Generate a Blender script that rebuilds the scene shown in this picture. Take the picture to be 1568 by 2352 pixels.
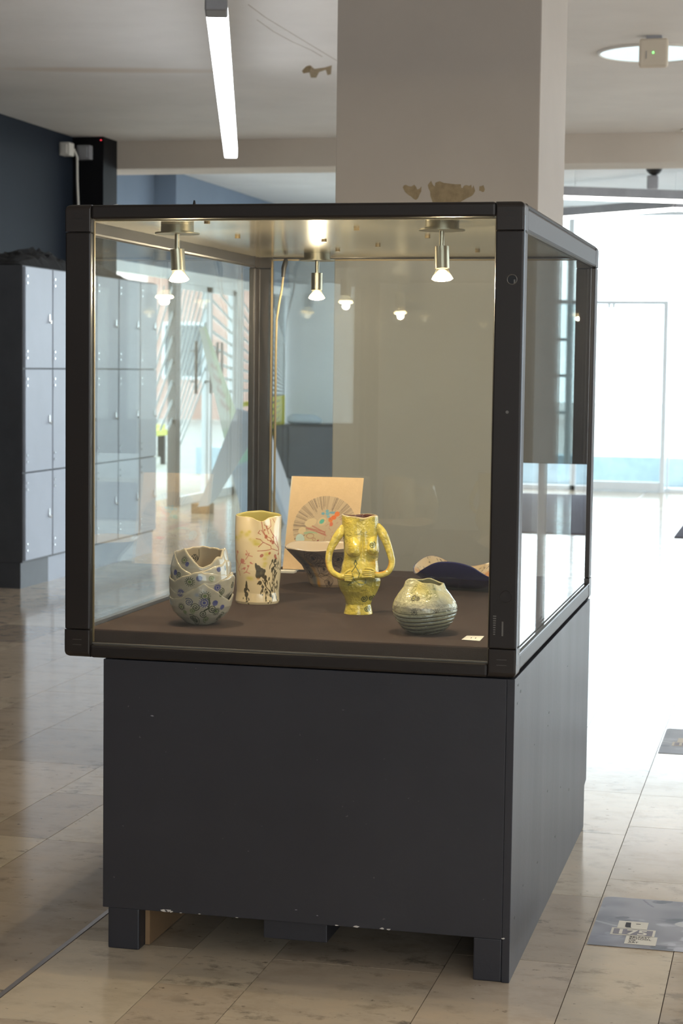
import bpy, math, random
import numpy as np
from mathutils import Vector
random.seed(7); RNG = np.random.default_rng(7)
C = bpy.context.scene.collection
PI = math.pi
for o in list(bpy.data.objects): bpy.data.objects.remove(o)

# ------------------------------------------------------------------ camera
FPX, YAW, PITCH, ROLL = 4362.6, 0.2347, 0.0759, 0.0126
CAM = Vector((1.6347, -4.0958, 1.3579))
fwd = Vector((-math.sin(YAW)*math.cos(PITCH), math.cos(YAW)*math.cos(PITCH), -math.sin(PITCH)))
r0 = Vector((math.cos(YAW), math.sin(YAW), 0)); u0 = r0.cross(fwd)
rr = r0*math.cos(ROLL) + u0*math.sin(ROLL); uu = -r0*math.sin(ROLL) + u0*math.cos(ROLL)
cd = bpy.data.cameras.new('camera'); cam = bpy.data.objects.new('camera', cd); C.objects.link(cam)
from mathutils import Matrix
M = Matrix((rr, uu, -fwd)).transposed().to_4x4(); M.translation = CAM
cam.matrix_world = M
cd.sensor_fit = 'HORIZONTAL'; cd.sensor_width = 14.9; cd.lens = FPX/1568*14.9
cd.clip_start = 0.05; cd.clip_end = 200
cd.dof.use_dof = True; cd.dof.focus_distance = 4.55; cd.dof.aperture_fstop = 5.2
bpy.context.scene.camera = cam
# ------------------------------------------------------------------ world, light, exposure
sc = bpy.context.scene
sc.view_settings.view_transform = 'Standard'; sc.view_settings.look = 'None'
sc.view_settings.gamma = 1; sc.view_settings.use_curve_mapping = False
sc.view_settings.exposure = 0.75
sc.cycles.transparent_max_bounces = 32
sc.cycles.max_bounces = 10; sc.cycles.diffuse_bounces = 5; sc.cycles.glossy_bounces = 5
sc.cycles.sample_clamp_indirect = 6.0
SKY = 3.6
w = bpy.data.worlds.new('overcast'); sc.world = w; w.use_nodes = True
w.node_tree.nodes['Background'].inputs[0].default_value = (0.87, 0.95, 1.0, 1)
w.node_tree.nodes['Background'].inputs[1].default_value = SKY
def portal(name, loc, rot, sx, sy):
    l = bpy.data.lights.new(name, 'AREA'); l.shape = 'RECTANGLE'; l.size = sx; l.size_y = sy
    o = bpy.data.objects.new(name, l); C.objects.link(o); o.location = loc; o.rotation_euler = rot
    l.cycles.is_portal = True
portal('window_portal_far', (0.9, 17.75, 1.55), (-PI/2, 0, 0), 7.0, 3.2)
portal('fill_window_portal_back', (4.1, -8.15, 1.85), (PI/2, 0, 0), 5.4, 1.9)  # serves the fill windows added behind the camera
portal('window_portal_left', (-4.45, 13.9, 1.1), (0, -PI/2, 0), 2.3, 4.6)
portal('window_portal_right', (7.2, 9.0, 1.7), (0, PI/2, 0), 2.8, 15.0)

# ------------------------------------------------------------------ materials
def lin(c):
    return tuple((x/12.92 if x <= .04045 else ((x+.055)/1.055)**2.4) for x in c)
def s8(r, g, b): return lin((r/255, g/255, b/255))
class NT:
    def __init__(s, name):
        s.m = bpy.data.materials.new(name); s.m.use_nodes = True; s.t = s.m.node_tree
        s.b = s.t.nodes['Principled BSDF']; s.out = s.t.nodes['Material Output']
    def n(s, typ, **kw):
        x = s.t.nodes.new(typ)
        for k, v in kw.items():
            if k.startswith('i_'): x.inputs[int(k[2:])].default_value = v
            else: setattr(x, k, v)
        return x
    def l(s, a, b): s.t.links.new(a, b)
    def noise(s, scale, detail=4, vec=None, rough=.6, dim='3D'):
        x = s.n('ShaderNodeTexNoise'); x.inputs['Scale'].default_value = scale
        x.inputs['Detail'].default_value = detail; x.inputs['Roughness'].default_value = rough
        if vec is not None: s.l(vec, x.inputs['Vector'])
        return x
    def ramp(s, src, stops):
        x = s.n('ShaderNodeValToRGB'); s.l(src, x.inputs[0]); e = x.color_ramp.elements
        while len(e) > len(stops): e.remove(e[-1])
        while len(e) < len(stops): e.new(1)
        for k, (p, c) in enumerate(stops): e[k].position = p; e[k].color = (*c, 1)
        return x
    def mix(s, f, a, b, mode='MIX'):
        x = s.n('ShaderNodeMix'); x.data_type = 'RGBA'; x.blend_type = mode
        for v, i in ((f, 0), (a, 6), (b, 7)):
            if isinstance(v, (int, float)): x.inputs[i].default_value = v
            elif isinstance(v, tuple): x.inputs[i].default_value = (*v, 1)
            else: s.l(v, x.inputs[i])
        return x.outputs[2]
    def bump(s, src, dist, strength=.5):
        x = s.n('ShaderNodeBump'); x.inputs['Distance'].default_value = dist; x.inputs['Strength'].default_value = strength
        s.l(src, x.inputs['Height']); s.l(x.outputs[0], s.b.inputs['Normal'])
    def coord(s, out='Object'): return s.n('ShaderNodeTexCoord').outputs[out]
    def pos(s): return s.n('ShaderNodeNewGeometry').outputs['Position']
def simple(name, col, rough=.5, metal=0, var=.12, scale=6, bump=0, spec=None, bscale=60, coat=0):
    a = NT(name); p = a.pos(); nz = a.noise(scale, 5, p)
    lo = tuple(c*(1-var) for c in col); hi = tuple(min(1, c*(1+var)) for c in col)
    r = a.ramp(nz.outputs[0], [(.3, lo), (.7, hi)]); a.l(r.outputs[0], a.b.inputs['Base Color'])
    a.b.inputs['Roughness'].default_value = rough; a.b.inputs['Metallic'].default_value = metal
    if spec is not None: a.b.inputs['Specular IOR Level'].default_value = spec
    if coat: a.b.inputs['Coat Weight'].default_value = coat; a.b.inputs['Coat Roughness'].default_value = .03
    if bump: a.bump(a.noise(bscale, 4, p).outputs[0], bump)
    return a.m
def emit(name, col, st):
    a = NT(name); a.b.inputs['Base Color'].default_value = (*col, 1)
    a.b.inputs['Emission Color'].default_value = (*col, 1); a.b.inputs['Emission Strength'].default_value = st
    return a.m
def glass(name, tint, refl=1.0, rough=0.0, dust=0.0):
    a = NT(name); lw = a.n('ShaderNodeLayerWeight'); lw.inputs['Blend'].default_value = .5
    pw = a.n('ShaderNodeMath', operation='POWER'); a.l(lw.outputs['Facing'], pw.inputs[0]); pw.inputs[1].default_value = 5
    mu = a.n('ShaderNodeMath', operation='MULTIPLY_ADD'); a.l(pw.outputs[0], mu.inputs[0])
    mu.inputs[1].default_value = .96*refl; mu.inputs[2].default_value = .04*refl
    tr = a.n('ShaderNodeBsdfTransparent'); tr.inputs[0].default_value = (*tint, 1)
    gl = a.n('ShaderNodeBsdfGlossy'); gl.inputs['Roughness'].default_value = rough; gl.inputs[0].default_value = (1, 1, 1, 1)
    mx = a.n('ShaderNodeMixShader'); a.l(mu.outputs[0], mx.inputs[0]); a.l(tr.outputs[0], mx.inputs[1]); a.l(gl.outputs[0], mx.inputs[2])
    last = mx.outputs[0]
    if dust:
        df = a.n('ShaderNodeBsdfDiffuse'); df.inputs[0].default_value = (.9, .9, .88, 1)
        nz = a.noise(7, 6, a.pos()); mm = a.n('ShaderNodeMath', operation='MULTIPLY'); a.l(nz.outputs[0], mm.inputs[0]); mm.inputs[1].default_value = dust
        m2 = a.n('ShaderNodeMixShader'); a.l(mm.outputs[0], m2.inputs[0]); a.l(last, m2.inputs[1]); a.l(df.outputs[0], m2.inputs[2]); last = m2.outputs[0]
    a.l(last, a.out.inputs['Surface']); return a.m

def wall_paint(name, col, rough=.7, stain=None):
    a = NT(name); a.b.inputs['Specular IOR Level'].default_value = .15; p = a.pos(); nz = a.noise(1.3, 6, p); r = a.ramp(nz.outputs[0], [(.3, tuple(c*.93 for c in col)), (.7, tuple(c*1.05 for c in col))])
    last = r.outputs[0]
    if stain == 'ceiling':       # a long brown water stain across the plaster
        sp = a.n('ShaderNodeSeparateXYZ'); a.l(p, sp.inputs[0])
        def band(out, c, wd):
            s1 = a.n('ShaderNodeMath', operation='SUBTRACT'); a.l(out, s1.inputs[0]); s1.inputs[1].default_value = c
            d1 = a.n('ShaderNodeMath', operation='DIVIDE'); a.l(s1.outputs[0], d1.inputs[0]); d1.inputs[1].default_value = wd
            q = a.n('ShaderNodeMath', operation='POWER'); ab = a.n('ShaderNodeMath', operation='ABSOLUTE'); a.l(d1.outputs[0], ab.inputs[0]); a.l(ab.outputs[0], q.inputs[0]); q.inputs[1].default_value = 2
            return q.outputs[0]
        # line from (-3.0,6.5) to (-1.7,6.8)
        ln = a.n('ShaderNodeMath', operation='MULTIPLY_ADD'); a.l(sp.outputs[0], ln.inputs[0]); ln.inputs[1].default_value = -.22; a.l(sp.outputs[1], ln.inputs[2])
        b1 = band(ln.outputs[0], 7.22, .13); b2 = band(sp.outputs[0], -2.35, .75)
        ad = a.n('ShaderNodeMath', operation='ADD'); a.l(b1, ad.inputs[0]); a.l(b2, ad.inputs[1])
        mr = a.n('ShaderNodeMapRange'); a.l(ad.outputs[0], mr.inputs[0]); mr.inputs[1].default_value = 1; mr.inputs[2].default_value = 0; mr.inputs[3].default_value = 0; mr.inputs[4].default_value = .8
        last = a.mix(mr.outputs[0], last, (col[0]*.80, col[1]*.70, col[2]*.60))
    a.l(last, a.b.inputs['Base Color']); a.b.inputs['Roughness'].default_value = rough
    a.bump(a.noise(45, 3, p).outputs[0], .002, .25)
    return a.m

def stone():
    a = NT('travertine'); p = a.pos()
    oi = a.n('ShaderNodeObjectInfo'); ge = a.n('ShaderNodeNewGeometry')
    ad = a.n('ShaderNodeMath', operation='ADD'); a.l(oi.outputs['Random'], ad.inputs[0]); a.l(ge.outputs['Random Per Island'], ad.inputs[1])
    fr = a.n('ShaderNodeMath', operation='FRACT'); a.l(ad.outputs[0], fr.inputs[0]); R = fr.outputs[0]
    off = a.n('ShaderNodeVectorMath', operation='MULTIPLY_ADD'); a.l(R, off.inputs[0]); off.inputs[1].default_value = (37, 91, 53); a.l(p, off.inputs[2])
    mp = a.n('ShaderNodeMapping'); a.l(off.outputs[0], mp.inputs[0]); mp.inputs['Scale'].default_value = (1, 1.5, 1)
    v = mp.outputs[0]
    base = a.ramp(R, [(0, s8(184, 166, 144)), (.3, s8(206, 187, 164)), (.55, s8(194, 175, 153)), (.8, s8(216, 199, 174)), (1, s8(166, 150, 132))])
    base.color_ramp.interpolation = 'LINEAR'
    n1 = a.noise(7, 9, v, .68); c1 = a.ramp(n1.outputs[0], [(.30, (.84, .82, .80)), (.5, (1, 1, 1)), (.72, (1.08, 1.04, 1.0))])
    col = a.mix(1.0, base.outputs[0], c1.outputs[0], 'MULTIPLY')
    # pits and smoky blotches
    n2 = a.noise(11, 9, v, .7); n3 = a.noise(1.6, 3, v)
    m2 = a.ramp(n2.outputs[0], [(.53, (0, 0, 0)), (.64, (1, 1, 1))]); m3 = a.ramp(n3.outputs[0], [(.46, (0, 0, 0)), (.64, (1, 1, 1))])
    f = a.n('ShaderNodeMath', operation='MULTIPLY'); a.l(m2.outputs[0], f.inputs[0]); a.l(m3.outputs[0], f.inputs[1])
    f2 = a.n('ShaderNodeMath', operation='MULTIPLY'); a.l(f.outputs[0], f2.inputs[0]); f2.inputs[1].default_value = .7
    col = a.mix(f2.outputs[0], col, s8(74, 70, 66))
    n4 = a.noise(34, 5, v, .6); m4 = a.ramp(n4.outputs[0], [(.66, (0, 0, 0)), (.72, (.7, .7, .7))])
    col = a.mix(m4.outputs[0], col, s8(70, 62, 54))
    a.l(col, a.b.inputs['Base Color'])
    rg = a.n('ShaderNodeMapRange'); a.l(n1.outputs[0], rg.inputs[0]); rg.inputs[3].default_value = .06; rg.inputs[4].default_value = .20
    a.l(rg.outputs[0], a.b.inputs['Roughness'])
    a.b.inputs['IOR'].default_value = 1.75
    a.bump(n1.outputs[0], .0006, .15)
    return a.m
def attr_mat(name, rough=.1, coat=.6, spec=.5, bump=0):
    a = NT(name); at = a.n('ShaderNodeAttribute', attribute_name='paint'); a.l(at.outputs['Color'], a.b.inputs['Base Color'])
    a.b.inputs['Roughness'].default_value = rough; a.b.inputs['Coat Weight'].default_value = coat; a.b.inputs['Coat Roughness'].default_value = .04
    a.b.inputs['Specular IOR Level'].default_value = spec
    if bump: a.bump(a.noise(70, 2, a.pos()).outputs[0], bump, .75)
    return a.m
def brick_mat():
    a = NT('brick'); b = a.n('ShaderNodeTexBrick'); mp = a.n('ShaderNodeMapping'); sp = a.n('ShaderNodeSeparateXYZ'); a.l(a.pos(), sp.inputs[0])
    ad = a.n('ShaderNodeMath', operation='ADD'); a.l(sp.outputs[0], ad.inputs[0]); a.l(sp.outputs[1], ad.inputs[1])
    cb = a.n('ShaderNodeCombineXYZ'); a.l(ad.outputs[0], cb.inputs[0]); a.l(sp.outputs[2], cb.inputs[1]); a.l(cb.outputs[0], b.inputs[0])
    b.inputs['Color1'].default_value = (*s8(190, 146, 134), 1); b.inputs['Color2'].default_value = (*s8(204, 164, 150), 1); b.inputs['Mortar'].default_value = (*s8(205, 190, 178), 1)
    b.inputs['Scale'].default_value = 4.4; a.l(b.outputs[0], a.b.inputs['Base Color']); a.b.inputs['Roughness'].default_value = .9
    return a.m
def charcoal():
    a = NT('charcoal_paint'); p = a.pos(); n1 = a.noise(2.2, 6, p); c = a.ramp(n1.outputs[0], [(.3, s8(46, 46, 52)), (.7, s8(53, 53, 59))])
    n2 = a.noise(95, 2, p, .5); m = a.ramp(n2.outputs[0], [(.765, (0, 0, 0)), (.80, (.5, .5, .5))])
    a.l(a.mix(m.outputs[0], c.outputs[0], s8(120, 118, 116)), a.b.inputs['Base Color'])
    mp = a.n('ShaderNodeMapping'); a.l(p, mp.inputs[0]); mp.inputs['Scale'].default_value = (4, 4, .5)
    n3 = a.noise(1.6, 5, mp.outputs[0]); r = a.n('ShaderNodeMapRange'); a.l(n3.outputs[0], r.inputs[0]); r.inputs[3].default_value = .37; r.inputs[4].default_value = .47
    a.l(r.outputs[0], a.b.inputs['Roughness']); a.bump(n2.outputs[0], .0008, .3)
    return a.m
MT = dict(crack=simple('hairline_crack', s8(176, 170, 162), .9),
    stone=stone(), grout=simple('grout', s8(92, 80, 70), .9), strip=simple('strip_metal', s8(150, 143, 140), .35, .8),
    ceil=wall_paint('ceiling_plaster', s8(226, 224, 222), .75, 'ceiling'), ceil2=wall_paint('ceiling_plaster_inner', s8(222, 224, 226), .7),
    beam=wall_paint('beam_paint', s8(206, 196, 184)), col=wall_paint('column_paint', s8(188, 179, 170), .65),
    navy=wall_paint('navy_paint', s8(30, 37, 47), .6), black=wall_paint('black_paint', s8(20, 20, 23), .6),
    blue=wall_paint('grey_blue_paint', s8(120, 134, 152), .6), pale=wall_paint('pale_grey_paint', s8(176, 184, 190), .6),
    white=wall_paint('white_paint', s8(214, 212, 208), .6), darkpanel=simple('dark_panel', s8(38, 38, 42), .5),
    locker_side=simple('locker_carcass', s8(68, 70, 75), .45), locker_door=simple('locker_door', s8(164, 172, 186), .42, scale=3, var=.05),
    gap=simple('shadow_gap', s8(38, 40, 44), .8), chrome=simple('chrome', s8(200, 200, 200), .18, 1, var=.03),
    steel=simple('brushed_steel', s8(165, 158, 140), .28, 1, var=.06), satin=simple('satin_nickel', s8(142, 136, 118), .38, 1, var=.06),
    bronze=simple('bronze_anodised', s8(45, 40, 38), .40, .35, var=.05, scale=3), bronze_cap=simple('bronze_cap_plastic', s8(48, 42, 39), .34, .25, var=.05),
    silver_edge=simple('silver_edge', s8(150, 156, 164), .3, .8), seal=simple('clear_seal', s8(112, 96, 66), .45, .1),
    case_top=simple('case_roof_enamel', s8(160, 152, 132), .15, .3, var=.06, scale=5),
    fabric=simple('brown_black_felt', s8(62, 49, 44), .95, var=.14, scale=9, bump=.001, bscale=300, spec=.2), char=charcoal(),
    wood=simple('raw_wood', s8(150, 120, 88), .8), chipm=simple('bare_filler', s8(205, 198, 190), .8), blackp=simple('black_plastic', s8(24, 23, 23), .45),
    whitep=simple('white_plastic', s8(214, 210, 202), .4, var=.03), beigep=simple('beige_plastic', s8(206, 194, 176), .5, var=.03),
    peel=simple('peeled_plaster', s8(150, 132, 104), .9, var=.2, scale=40), paper=simple('paper', s8(232, 226, 214), .8, var=.02),
    ink=simple('ink', s8(58, 54, 58), .7), alu=simple('aluminium_frame', s8(226, 232, 236), .4, .1, var=.03),
    alu_br=simple('brown_frame', s8(112, 104, 98), .45, .2), bar=simple('grey_light_body', s8(150, 150, 154), .5, .2),
    tube=emit('tube_diffuser', (.93, .96, 1.0), 5.4), barlight=emit('bar_diffuser', (1, .98, .95), 6.0), disc=emit('disc_diffuser', (.70, .84, .90), .50),
    bulb=emit('bulb_face', (1, .80, .48), 26.0), bulbglass=glass('bulb_glass', (.95, .9, .78), 2.0), led=emit('green_led', (.2, 1, .2), 1.5), redled=emit('red_led', (1, .05, .08), 1),
    pane=glass('case_glass', (.965, .985, .975), 1.0, 0, .008), window=glass('window_glass', (.93, .97, .98), 1.0),
    carpet=simple('grey_entrance_mat', s8(92, 90, 100), .95, bump=.002, bscale=200, spec=.15), sofa=simple('charcoal_upholstery', s8(62, 66, 74), .8, bump=.001, bscale=200),
    sofa2=simple('blue_grey_cushion', s8(110, 128, 142), .8), brick=brick_mat(), paving=simple('outdoor_paving', s8(186, 184, 180), .8, scale=1.5),
    yellow=simple('yellow_seat', s8(206, 206, 96), .6), decal_w=simple('white_vinyl', s8(215, 225, 230), .6, var=.02), decal_y=simple('yellow_vinyl', s8(200, 196, 60), .6, var=.03),
    outwall=simple('outdoor_concrete', s8(196, 214, 224), .8), shutter=simple('dark_window_glass', s8(60, 66, 72), .15), cloth=simple('black_cloth', s8(26, 26, 28), .9),
    wire=simple('beige_wire', s8(122, 110, 84), .7), lock=simple('lock_steel', s8(130, 126, 122), .3, .9),
    glaze=attr_mat('glazed_ceramic', .16, .55), glazeb=attr_mat('hand_built_glaze', .13, .6, bump=.006), canvasm=attr_mat('painted_canvas', .75, 0, .25), printm=attr_mat('floor_print', .42, 0, .3),
    plankm=attr_mat('painted_plank', .55, 0, .4),
)
# ------------------------------------------------------------------ builders
ORG = {}
def tag(o, label=None, cat=None, group=None, kind=None):
    if label: o['label'] = label
    if cat: o['category'] = cat
    if group: o['group'] = group
    if kind: o['kind'] = kind
    return o
def empty(name, loc, label=None, cat=None, group=None, kind=None):
    o = bpy.data.objects.new(name, None); C.objects.link(o); o.location = loc; ORG[o.name] = Vector(loc)
    o.empty_display_size = .05
    return tag(o, label, cat, group, kind)
def link(name, me, mat, parent, org):
    o = bpy.data.objects.new(name, me); C.objects.link(o)
    if mat is not None: me.materials.append(MT[mat] if isinstance(mat, str) else mat)
    if parent is not None:
        o.parent = parent; o.location = Vector(org) - ORG[parent.name]
    else: o.location = org
    ORG[o.name] = Vector(org)
    return o
class MB:
    def __init__(s): s.v = []; s.f = []
    def add(s, vs, fs):
        k = len(s.v); s.v += [tuple(v) for v in vs]; s.f += [tuple(i+k for i in f) for f in fs]; return s
    def box(s, x0, x1, y0, y1, z0, z1):
        return s.add([(x0,y0,z0),(x1,y0,z0),(x1,y1,z0),(x0,y1,z0),(x0,y0,z1),(x1,y0,z1),(x1,y1,z1),(x0,y1,z1)],
                     [(0,3,2,1),(4,5,6,7),(0,1,5,4),(1,2,6,5),(2,3,7,6),(3,0,4,7)])
    def cyl(s, p0, p1, r, r1=None, seg=24, cap=True):
        return s.tube([p0, p1], [r, r if r1 is None else r1], seg, cap)
    def tube(s, pts, rad, seg=12, cap=True):
        pts = [Vector(p) for p in pts]
        if not isinstance(rad, (list, tuple)): rad = [rad]*len(pts)
        vs = []; up = None
        for i, p in enumerate(pts):
            d = (pts[min(i+1, len(pts)-1)] - pts[max(i-1, 0)]).normalized()
            if up is None: up = Vector((0,0,1)) if abs(d.z) < .9 else Vector((1,0,0))
            a = d.cross(up).normalized(); b = a.cross(d).normalized(); up = b
            for k in range(seg):
                t = 2*PI*k/seg; vs.append(p + a*(math.cos(t)*rad[i]) + b*(math.sin(t)*rad[i]))
        fs = []
        for i in range(len(pts)-1):
            for k in range(seg):
                k2 = (k+1) % seg; fs.append((i*seg+k, i*seg+k2, (i+1)*seg+k2, (i+1)*seg+k))
        if cap: fs.append(tuple(range(seg))[::-1]); fs.append(tuple((len(pts)-1)*seg+k for k in range(seg)))
        return s.add(vs, fs)
    def prism(s, poly, axis, a, b):
        n = len(poly)
        def P(p, t):
            return {0:(t,p[0],p[1]),1:(p[0],t,p[1]),2:(p[0],p[1],t)}[axis]
        return s.add([P(p, a) for p in poly]+[P(p, b) for p in poly],
                     [tuple(range(n)), tuple(range(2*n-1, n-1, -1))]+[(i, n+i, n+(i+1)%n, (i+1)%n) for i in range(n)])
    def build(s, name, mat, parent=None, org=None, bevel=0, smooth=False, segs=2):
        v = np.array(s.v, float)
        if org is None: org = ((v[:,0].min()+v[:,0].max())/2, (v[:,1].min()+v[:,1].max())/2, v[:,2].min())
        v = v - np.array(org); me = bpy.data.meshes.new(name); me.from_pydata(v.tolist(), [], s.f); me.validate()
        if smooth: me.shade_smooth()
        o = link(name, me, mat, parent, org)
        if smooth == 'auto' or (smooth and bevel == 0): me.set_sharp_from_angle(angle=math.radians(40))
        if bevel:
            m = o.modifiers.new('bevel', 'BEVEL'); m.width = bevel; m.segments = segs; m.limit_method = 'ANGLE'
        return o
def box(name, x0, x1, y0, y1, z0, z1, mat, parent=None, bevel=0, org=None):
    return MB().box(x0, x1, y0, y1, z0, z1).build(name, mat, parent, org, bevel)
def grid(name, P, col, mat, parent=None, org=None, wrap=True, smooth=True, solid=0):
    """P: (rows, cols, 3) world points, col: (rows, cols, 3) sRGB"""
    n, m = P.shape[:2]; org = np.array(org if org is not None else P.reshape(-1, 3).mean(0))
    idx = np.arange(n*m).reshape(n, m); nx = np.roll(idx, -1, 1) if wrap else None
    A = idx[:-1] if wrap else idx[:-1, :-1]; B = nx[:-1] if wrap else idx[:-1, 1:]
    Dd = nx[1:] if wrap else idx[1:, 1:]; E_ = idx[1:] if wrap else idx[1:, :-1]
    F = np.stack([A, B, Dd, E_], -1).reshape(-1, 4)
    me = bpy.data.meshes.new(name); me.from_pydata((P.reshape(-1, 3)-org).tolist(), [], F.tolist())
    if smooth: me.shade_smooth()
    c = np.clip(col.reshape(-1, 3), 0, 1); cl = np.where(c <= .04045, c/12.92, ((c+.055)/1.055)**2.4)
    at = me.color_attributes.new('paint', 'FLOAT_COLOR', 'POINT')
    at.data.foreach_set('color', np.concatenate([cl, np.ones((len(cl), 1))], 1).astype(np.float32).ravel())
    o = link(name, me, mat, parent, tuple(org))
    if solid:
        md = o.modifiers.new('thick', 'SOLIDIFY'); md.thickness = solid; md.offset = -1
    return o
class Canvas:
    """a paint layer in metres: x right, y up"""
    def __init__(s, w, h, base, ppm=1800, x0=0, y0=0):
        s.w, s.h, s.x0, s.y0, s.k = w, h, x0, y0, ppm
        s.W, s.H = max(2, int(w*ppm)), max(2, int(h*ppm)); s.a = np.zeros((s.H, s.W, 3)); s.a[:] = np.array(base)/255
    def _win(s, x0, x1, y0, y1):
        i0 = max(0, int((x0-s.x0)*s.k)); i1 = min(s.W, int((x1-s.x0)*s.k)+2); j0 = max(0, int((y0-s.y0)*s.k)); j1 = min(s.H, int((y1-s.y0)*s.k)+2)
        if i1 <= i0 or j1 <= j0: return None
        X, Y = np.meshgrid((np.arange(i0, i1)+.5)/s.k+s.x0, (np.arange(j0, j1)+.5)/s.k+s.y0)
        return (slice(j0, j1), slice(i0, i1)), X, Y
    def _put(s, sl, m, col, al):
        m = (np.clip(m, 0, 1)*al)[..., None]; s.a[sl] = s.a[sl]*(1-m) + np.array(col)/255*m
    def stroke(s, pts, wd, col, al=1.0):
        e = 1/s.k
        for (ax, ay), (bx, by) in zip(pts[:-1], pts[1:]):
            q = s._win(min(ax, bx)-wd-e, max(ax, bx)+wd+e, min(ay, by)-wd-e, max(ay, by)+wd+e)
            if q is None: continue
            sl, X, Y = q; dx, dy = bx-ax, by-ay; L = dx*dx+dy*dy+1e-12
            t = np.clip(((X-ax)*dx+(Y-ay)*dy)/L, 0, 1); d = np.hypot(X-ax-t*dx, Y-ay-t*dy)
            s._put(sl, (wd/2-d)/e+.5, col, al)
    def blob(s, x, y, rx, ry, col, al=1.0, soft=0, ang=0):
        r = max(rx, ry)*(1+soft*2)+1/s.k; q = s._win(x-r, x+r, y-r, y+r)
        if q is None: return
        sl, X, Y = q; c, n = math.cos(ang), math.sin(ang); u = (X-x)*c+(Y-y)*n; v = -(X-x)*n+(Y-y)*c
        d = np.sqrt((u/rx)**2+(v/ry)**2)
        m = np.clip((1-d)*min(rx, ry)*s.k+.5, 0, 1) if not soft else np.exp(-(d**2)*1.4)
        s._put(sl, m, col, al)
    def spiral(s, x, y, r, col, wd=.0016, turns=2.2, al=1, ph=0, dr=1):
        t = np.linspace(.05, 1, 40); p = [(x+r*q*math.cos(dr*turns*2*PI*q+ph), y+r*q*math.sin(dr*turns*2*PI*q+ph)) for q in t]
        s.stroke(p, wd, col, al)
    def sun(s, x, y, r, col, core, wd=.0014, al=1, n=14):
        s.blob(x, y, r*.36, r*.36, core, al); t = np.linspace(0, 2*PI, 22)
        s.stroke([(x+r*.62*math.cos(q), y+r*.62*math.sin(q)) for q in t], wd, col, al)
        for k in range(n):
            q = 2*PI*k/n; s.stroke([(x+r*.7*math.cos(q), y+r*.7*math.sin(q)), (x+r*1.05*math.cos(q), y+r*1.05*math.sin(q))], wd, col, al)
    def noise(s, amp, sc, seed=0):
        rg = np.random.default_rng(seed); g = rg.random((int(s.h*sc)+3, int(s.w*sc)+3))
        yy = np.arange(s.H)/s.k*sc; xx = np.arange(s.W)/s.k*sc; j = yy.astype(int); i = xx.astype(int); fy = (yy-j)[:, None]; fx = (xx-i)[None]
        fy = fy*fy*(3-2*fy); fx = fx*fx*(3-2*fx); G = lambda a, b: g[np.ix_(a, b)]
        v = G(j, i)*(1-fy)*(1-fx)+G(j+1, i)*fy*(1-fx)+G(j, i+1)*(1-fy)*fx+G(j+1, i+1)*fy*fx
        s.a += ((v-.5)*2*amp)[..., None]; return v
    def at(s, x, y):
        i = np.clip(((x-s.x0)*s.k).astype(int), 0, s.W-1); j = np.clip(((y-s.y0)*s.k).astype(int), 0, s.H-1); return s.a[j, i]
def frame_at(p):     # unit vectors of a thing: towards the front side, and to its right
    f = Vector((CAM.x-p[0], CAM.y-p[1], 0)).normalized(); return np.array([f.x, f.y]), np.array([-f.y, f.x])

# ================================================================== structure
floor = box('floor', -4.6, 7.6, -8, 17.6, -.12, -.004, 'grout'); tag(floor, 'pale travertine tiled floor in long strips', None, None, 'structure')
ORG[floor.name] = Vector(floor.location)
bounds = [-4.6, -4.22, -3.95, -3.6, -3.3, -2.95, -2.62, -2.35, -2.0, -1.65, -1.38, -1.055, -.627, -.42, -.003, .009, .30, .50, .89, 1.18, 1.39, 1.78, 2.1, 2.32, 2.7, 3.1]
fixed = {(.009, .30): [-.505, .05], (.30, .50): [-.9, -.2, .38], (.50, .89): [.03], (.89, 1.18): [-.32, .18, .753, 1.44, 2.0], (1.18, 1.39): [-.25, .33, .943, 1.553, 1.99, 2.68, 3.17],
         (1.39, 1.78): [-.5, .26, 1.07, 1.7]}
tiles = []; G = .0010
for x0, x1 in zip(bounds[:-1], bounds[1:]):
    if x0 == -.003: continue
    js = fixed.get((x0, x1), [])[:]
    if not js: js = [-1.2 - random.random()*.4]
    y = js[0]
    while y > -2.2: y -= random.uniform(.4, .75); js.insert(0, y)
    y = js[-1]
    while y < 17.5: y += random.uniform(.42, .82); js.append(y)
    for a, b in zip(js[:-1], js[1:]):
        b = min(b, 17.55)
        if b-a > .03: tiles.append((x0, x1, a, b))
def seen(t):   # share of the picture, roughly: distance and whether the tile lies inside the view
    cx, cy = (t[0]+t[1])/2, (t[2]+t[3])/2; v = Vector((cx, cy, 0))-CAM; d = v.dot(fwd)
    if d < 1: return -1
    px = 784+FPX*v.dot(rr)/d; py = 1176-FPX*v.dot(uu)/d
    if not(-90 < px < 1660 and py < 2440): return -1
    hid = (236 < px < 1175 and 1520 < py < 2080) or (px < 64 and cy > 6.5)
    return (t[1]-t[0])*(t[3]-t[2])/d**3 * (.02 if hid else 1)
tiles.sort(key=lambda t: -seen(t))
for t in tiles[:298]:
    MB().box(t[0]+G, t[1]-G, t[2]+G, t[3]-G, -.02, 0).build('tile', 'stone', floor)
mb = MB()
for t in tiles[298:]: mb.box(t[0]+G, t[1]-G, t[2]+G, t[3]-G, -.02, 0)
y = -8
while y < 17.5:            # wide margins of the hall, outside the picture
    x = 3.1
    while x < 7.55: mb.box(x+G, x+.45-G, y+G, y+.6-G, -.02, 0); x += .45
    y += .6
y = -8
while y < -2.8:
    x = -4.6
    while x < 3.0: mb.box(x+G, min(x+.45, 3.1)-G, y+G, y+.6-G, -.02, 0); x += .45
    y += .6
o = mb.build('tile', 'stone', floor); o['kind'] = 'stuff'
box('expansion_strip', -.003, .009, -2.5, 17.5, -.02, .0015, 'strip', floor)

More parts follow.
